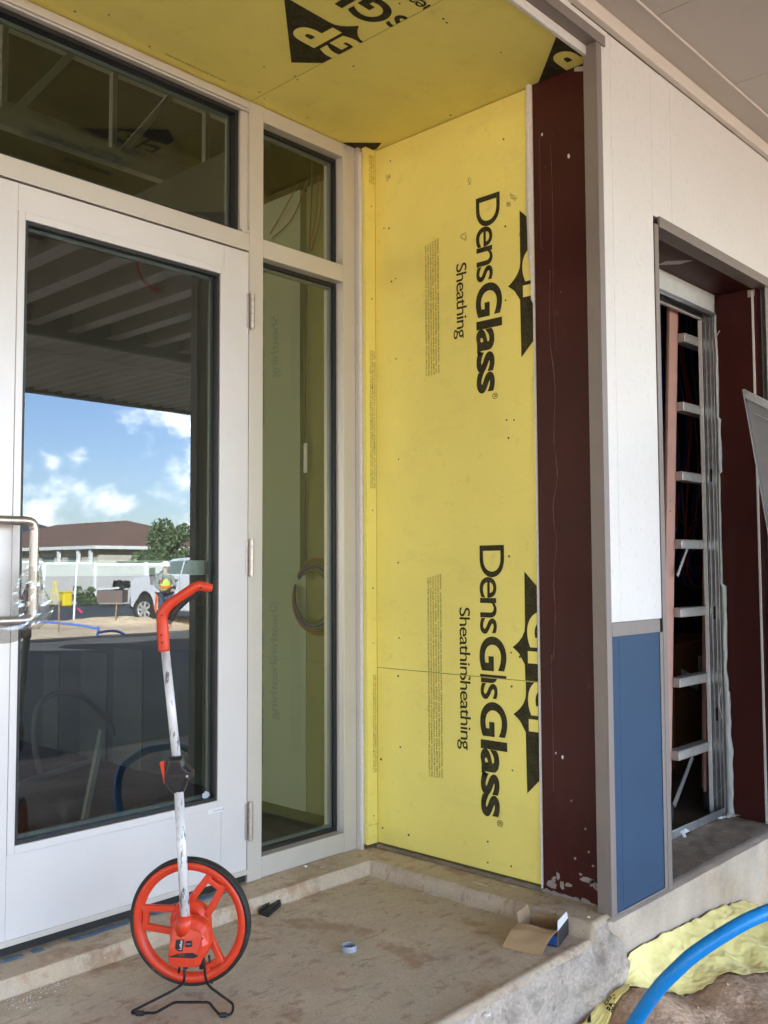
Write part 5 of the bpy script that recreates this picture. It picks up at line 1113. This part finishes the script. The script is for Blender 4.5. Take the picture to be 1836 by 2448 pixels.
# stakes, pole, pipes, bin
def stick(px0_, py0_, px1_, py1_, dep, r_, m, name, label, cat, group=None):
    a, b = MR(px0_, py0_, dep), MR(px1_, py1_, dep); tag(MB().tube([a, b], r_, 6).build(name, m), label, cat, group)
m_wood = mat('weathered_stake', (.32, .2, .12), .9)
stick(186, 1338, 177, 1490, 28.4, .032, m_wlabel, 'survey_pole', 'tall white survey pole standing at the asphalt edge, mirrored in the glass', 'pole')
for i, (a, b, c_, d, dp) in enumerate(((143, 1440, 142, 1512, 24.5), (281, 1437, 277, 1487, 28), (368, 1430, 370, 1487, 28.5), (80, 1487, 71, 1532, 21.5), (50, 1470, 49, 1535, 21))):
    stick(a, b, c_, d, dp, .022, m_wood, 'wooden_stake', ['brown wooden stake in the sand left of the white pole', 'thin wooden stake on the asphalt edge between pole and truck', 'orange topped stake just in front of the truck wheel', 'slanting wooden stake in the near sand by the door handle', 'wooden stake at the far left edge of the mirrored sand'][i], 'stake', 'survey stakes in the yard')
p = MR(186, 1455, 28.3); q = MB(); q.prism([p, p+Vector((.14, 0, -.15)), p+Vector((.18, 0, -.10)), p+Vector((.03, 0, .03))], (0, .01, 0)); tag(q.build('marker_ribbon', mat('pink_ribbon', (.8, .03, .2), .6)), 'pink marker ribbon tied to the white survey pole', 'ribbon')
for i, pp in enumerate((((84, 1487), (130, 1489), (175, 1493), (210, 1497), (236, 1503)), ((236, 1513), (262, 1509), (282, 1510), (300, 1517)), ((236, 1498), (237, 1508), (234, 1522)))):
    dp = (26, 22.6, 22.8)[i]; tag(MB().tube(spline([MR(x, y+1.5*nv(x, y, 0, .07), dp) for x, y in pp], 5), .03, 8).build('trench_pipe', mat('yard_blue_pipe', (.05, .16, .55), .5), smooth=True), ['long blue pipe lying along the mirrored sand', 'short blue pipe branch on the right of the mirrored sand', 'blue pipe tee stub standing in the mirrored sand'][i], 'pipe', 'blue pipes in the yard')
p = MR(158, 1443, 43); yb = thing('yellow_bin', (p.x, p.y, -.6), 'yellow plastic bin standing by the fence, mirrored in the glass', 'bin')
B(p.x-.22, p.x+.22, p.y-.2, p.y+.2, -.6, -.02).build('bin_body', mat('bin_yellow', (.75, .55, .02), .5), yb, bev=.05); B(p.x-.25, p.x+.25, p.y-.23, p.y+.23, -.015, .06).build('bin_lid', mat('lid_yellow', (.7, .5, .02), .5), yb, bev=.03)
t = thing('yellow_trestle', MR(127, 1445, 41), 'yellow folding trestle left of the bin, mirrored in the glass', 'trestle')
for a, b in (((130, 1390), (121, 1445)), ((136, 1390), (128, 1445)), ((132, 1390), (141, 1436))): MB().tube([MR(*a, 41), MR(*b, 41)], .03, 6).build('leg', m_cable_y if False else mat('trestle_yellow', (.75, .6, .1), .5), t)
MB().tube([MR(124, 1420, 41), MR(134, 1418, 41)], .03, 6).build('crossbar', m_gyp, t)
t = thing('site_crate', MR(270, 1441, 42), 'grey brown crate with clear sheeting beside the truck nose, mirrored in the glass', 'crate')
q = MB(); a = MR(240, 1441, 42); b = MR(300, 1441, 42); q.beam(a+Vector((0, 0, .28)), b+Vector((0, 0, .28)), .9, .55); q.build('crate_body', mat('crate_brown', (.17, .12, .1), .9), t)
q = MB(); q.beam(a+Vector((0, 0, .61)), MR(292, 1441, 42)+Vector((0, 0, .66)), .9, .09); q.build('crate_cover', m_memb, t)
p = MR(291, 1408, 42); tree((p.x, p.y, p.z-.15), .55, .42, .28, 900, 'dark heap piled on the crate beside the truck', .08, 'dark_heap', False, 4, (.02, .02, .022))
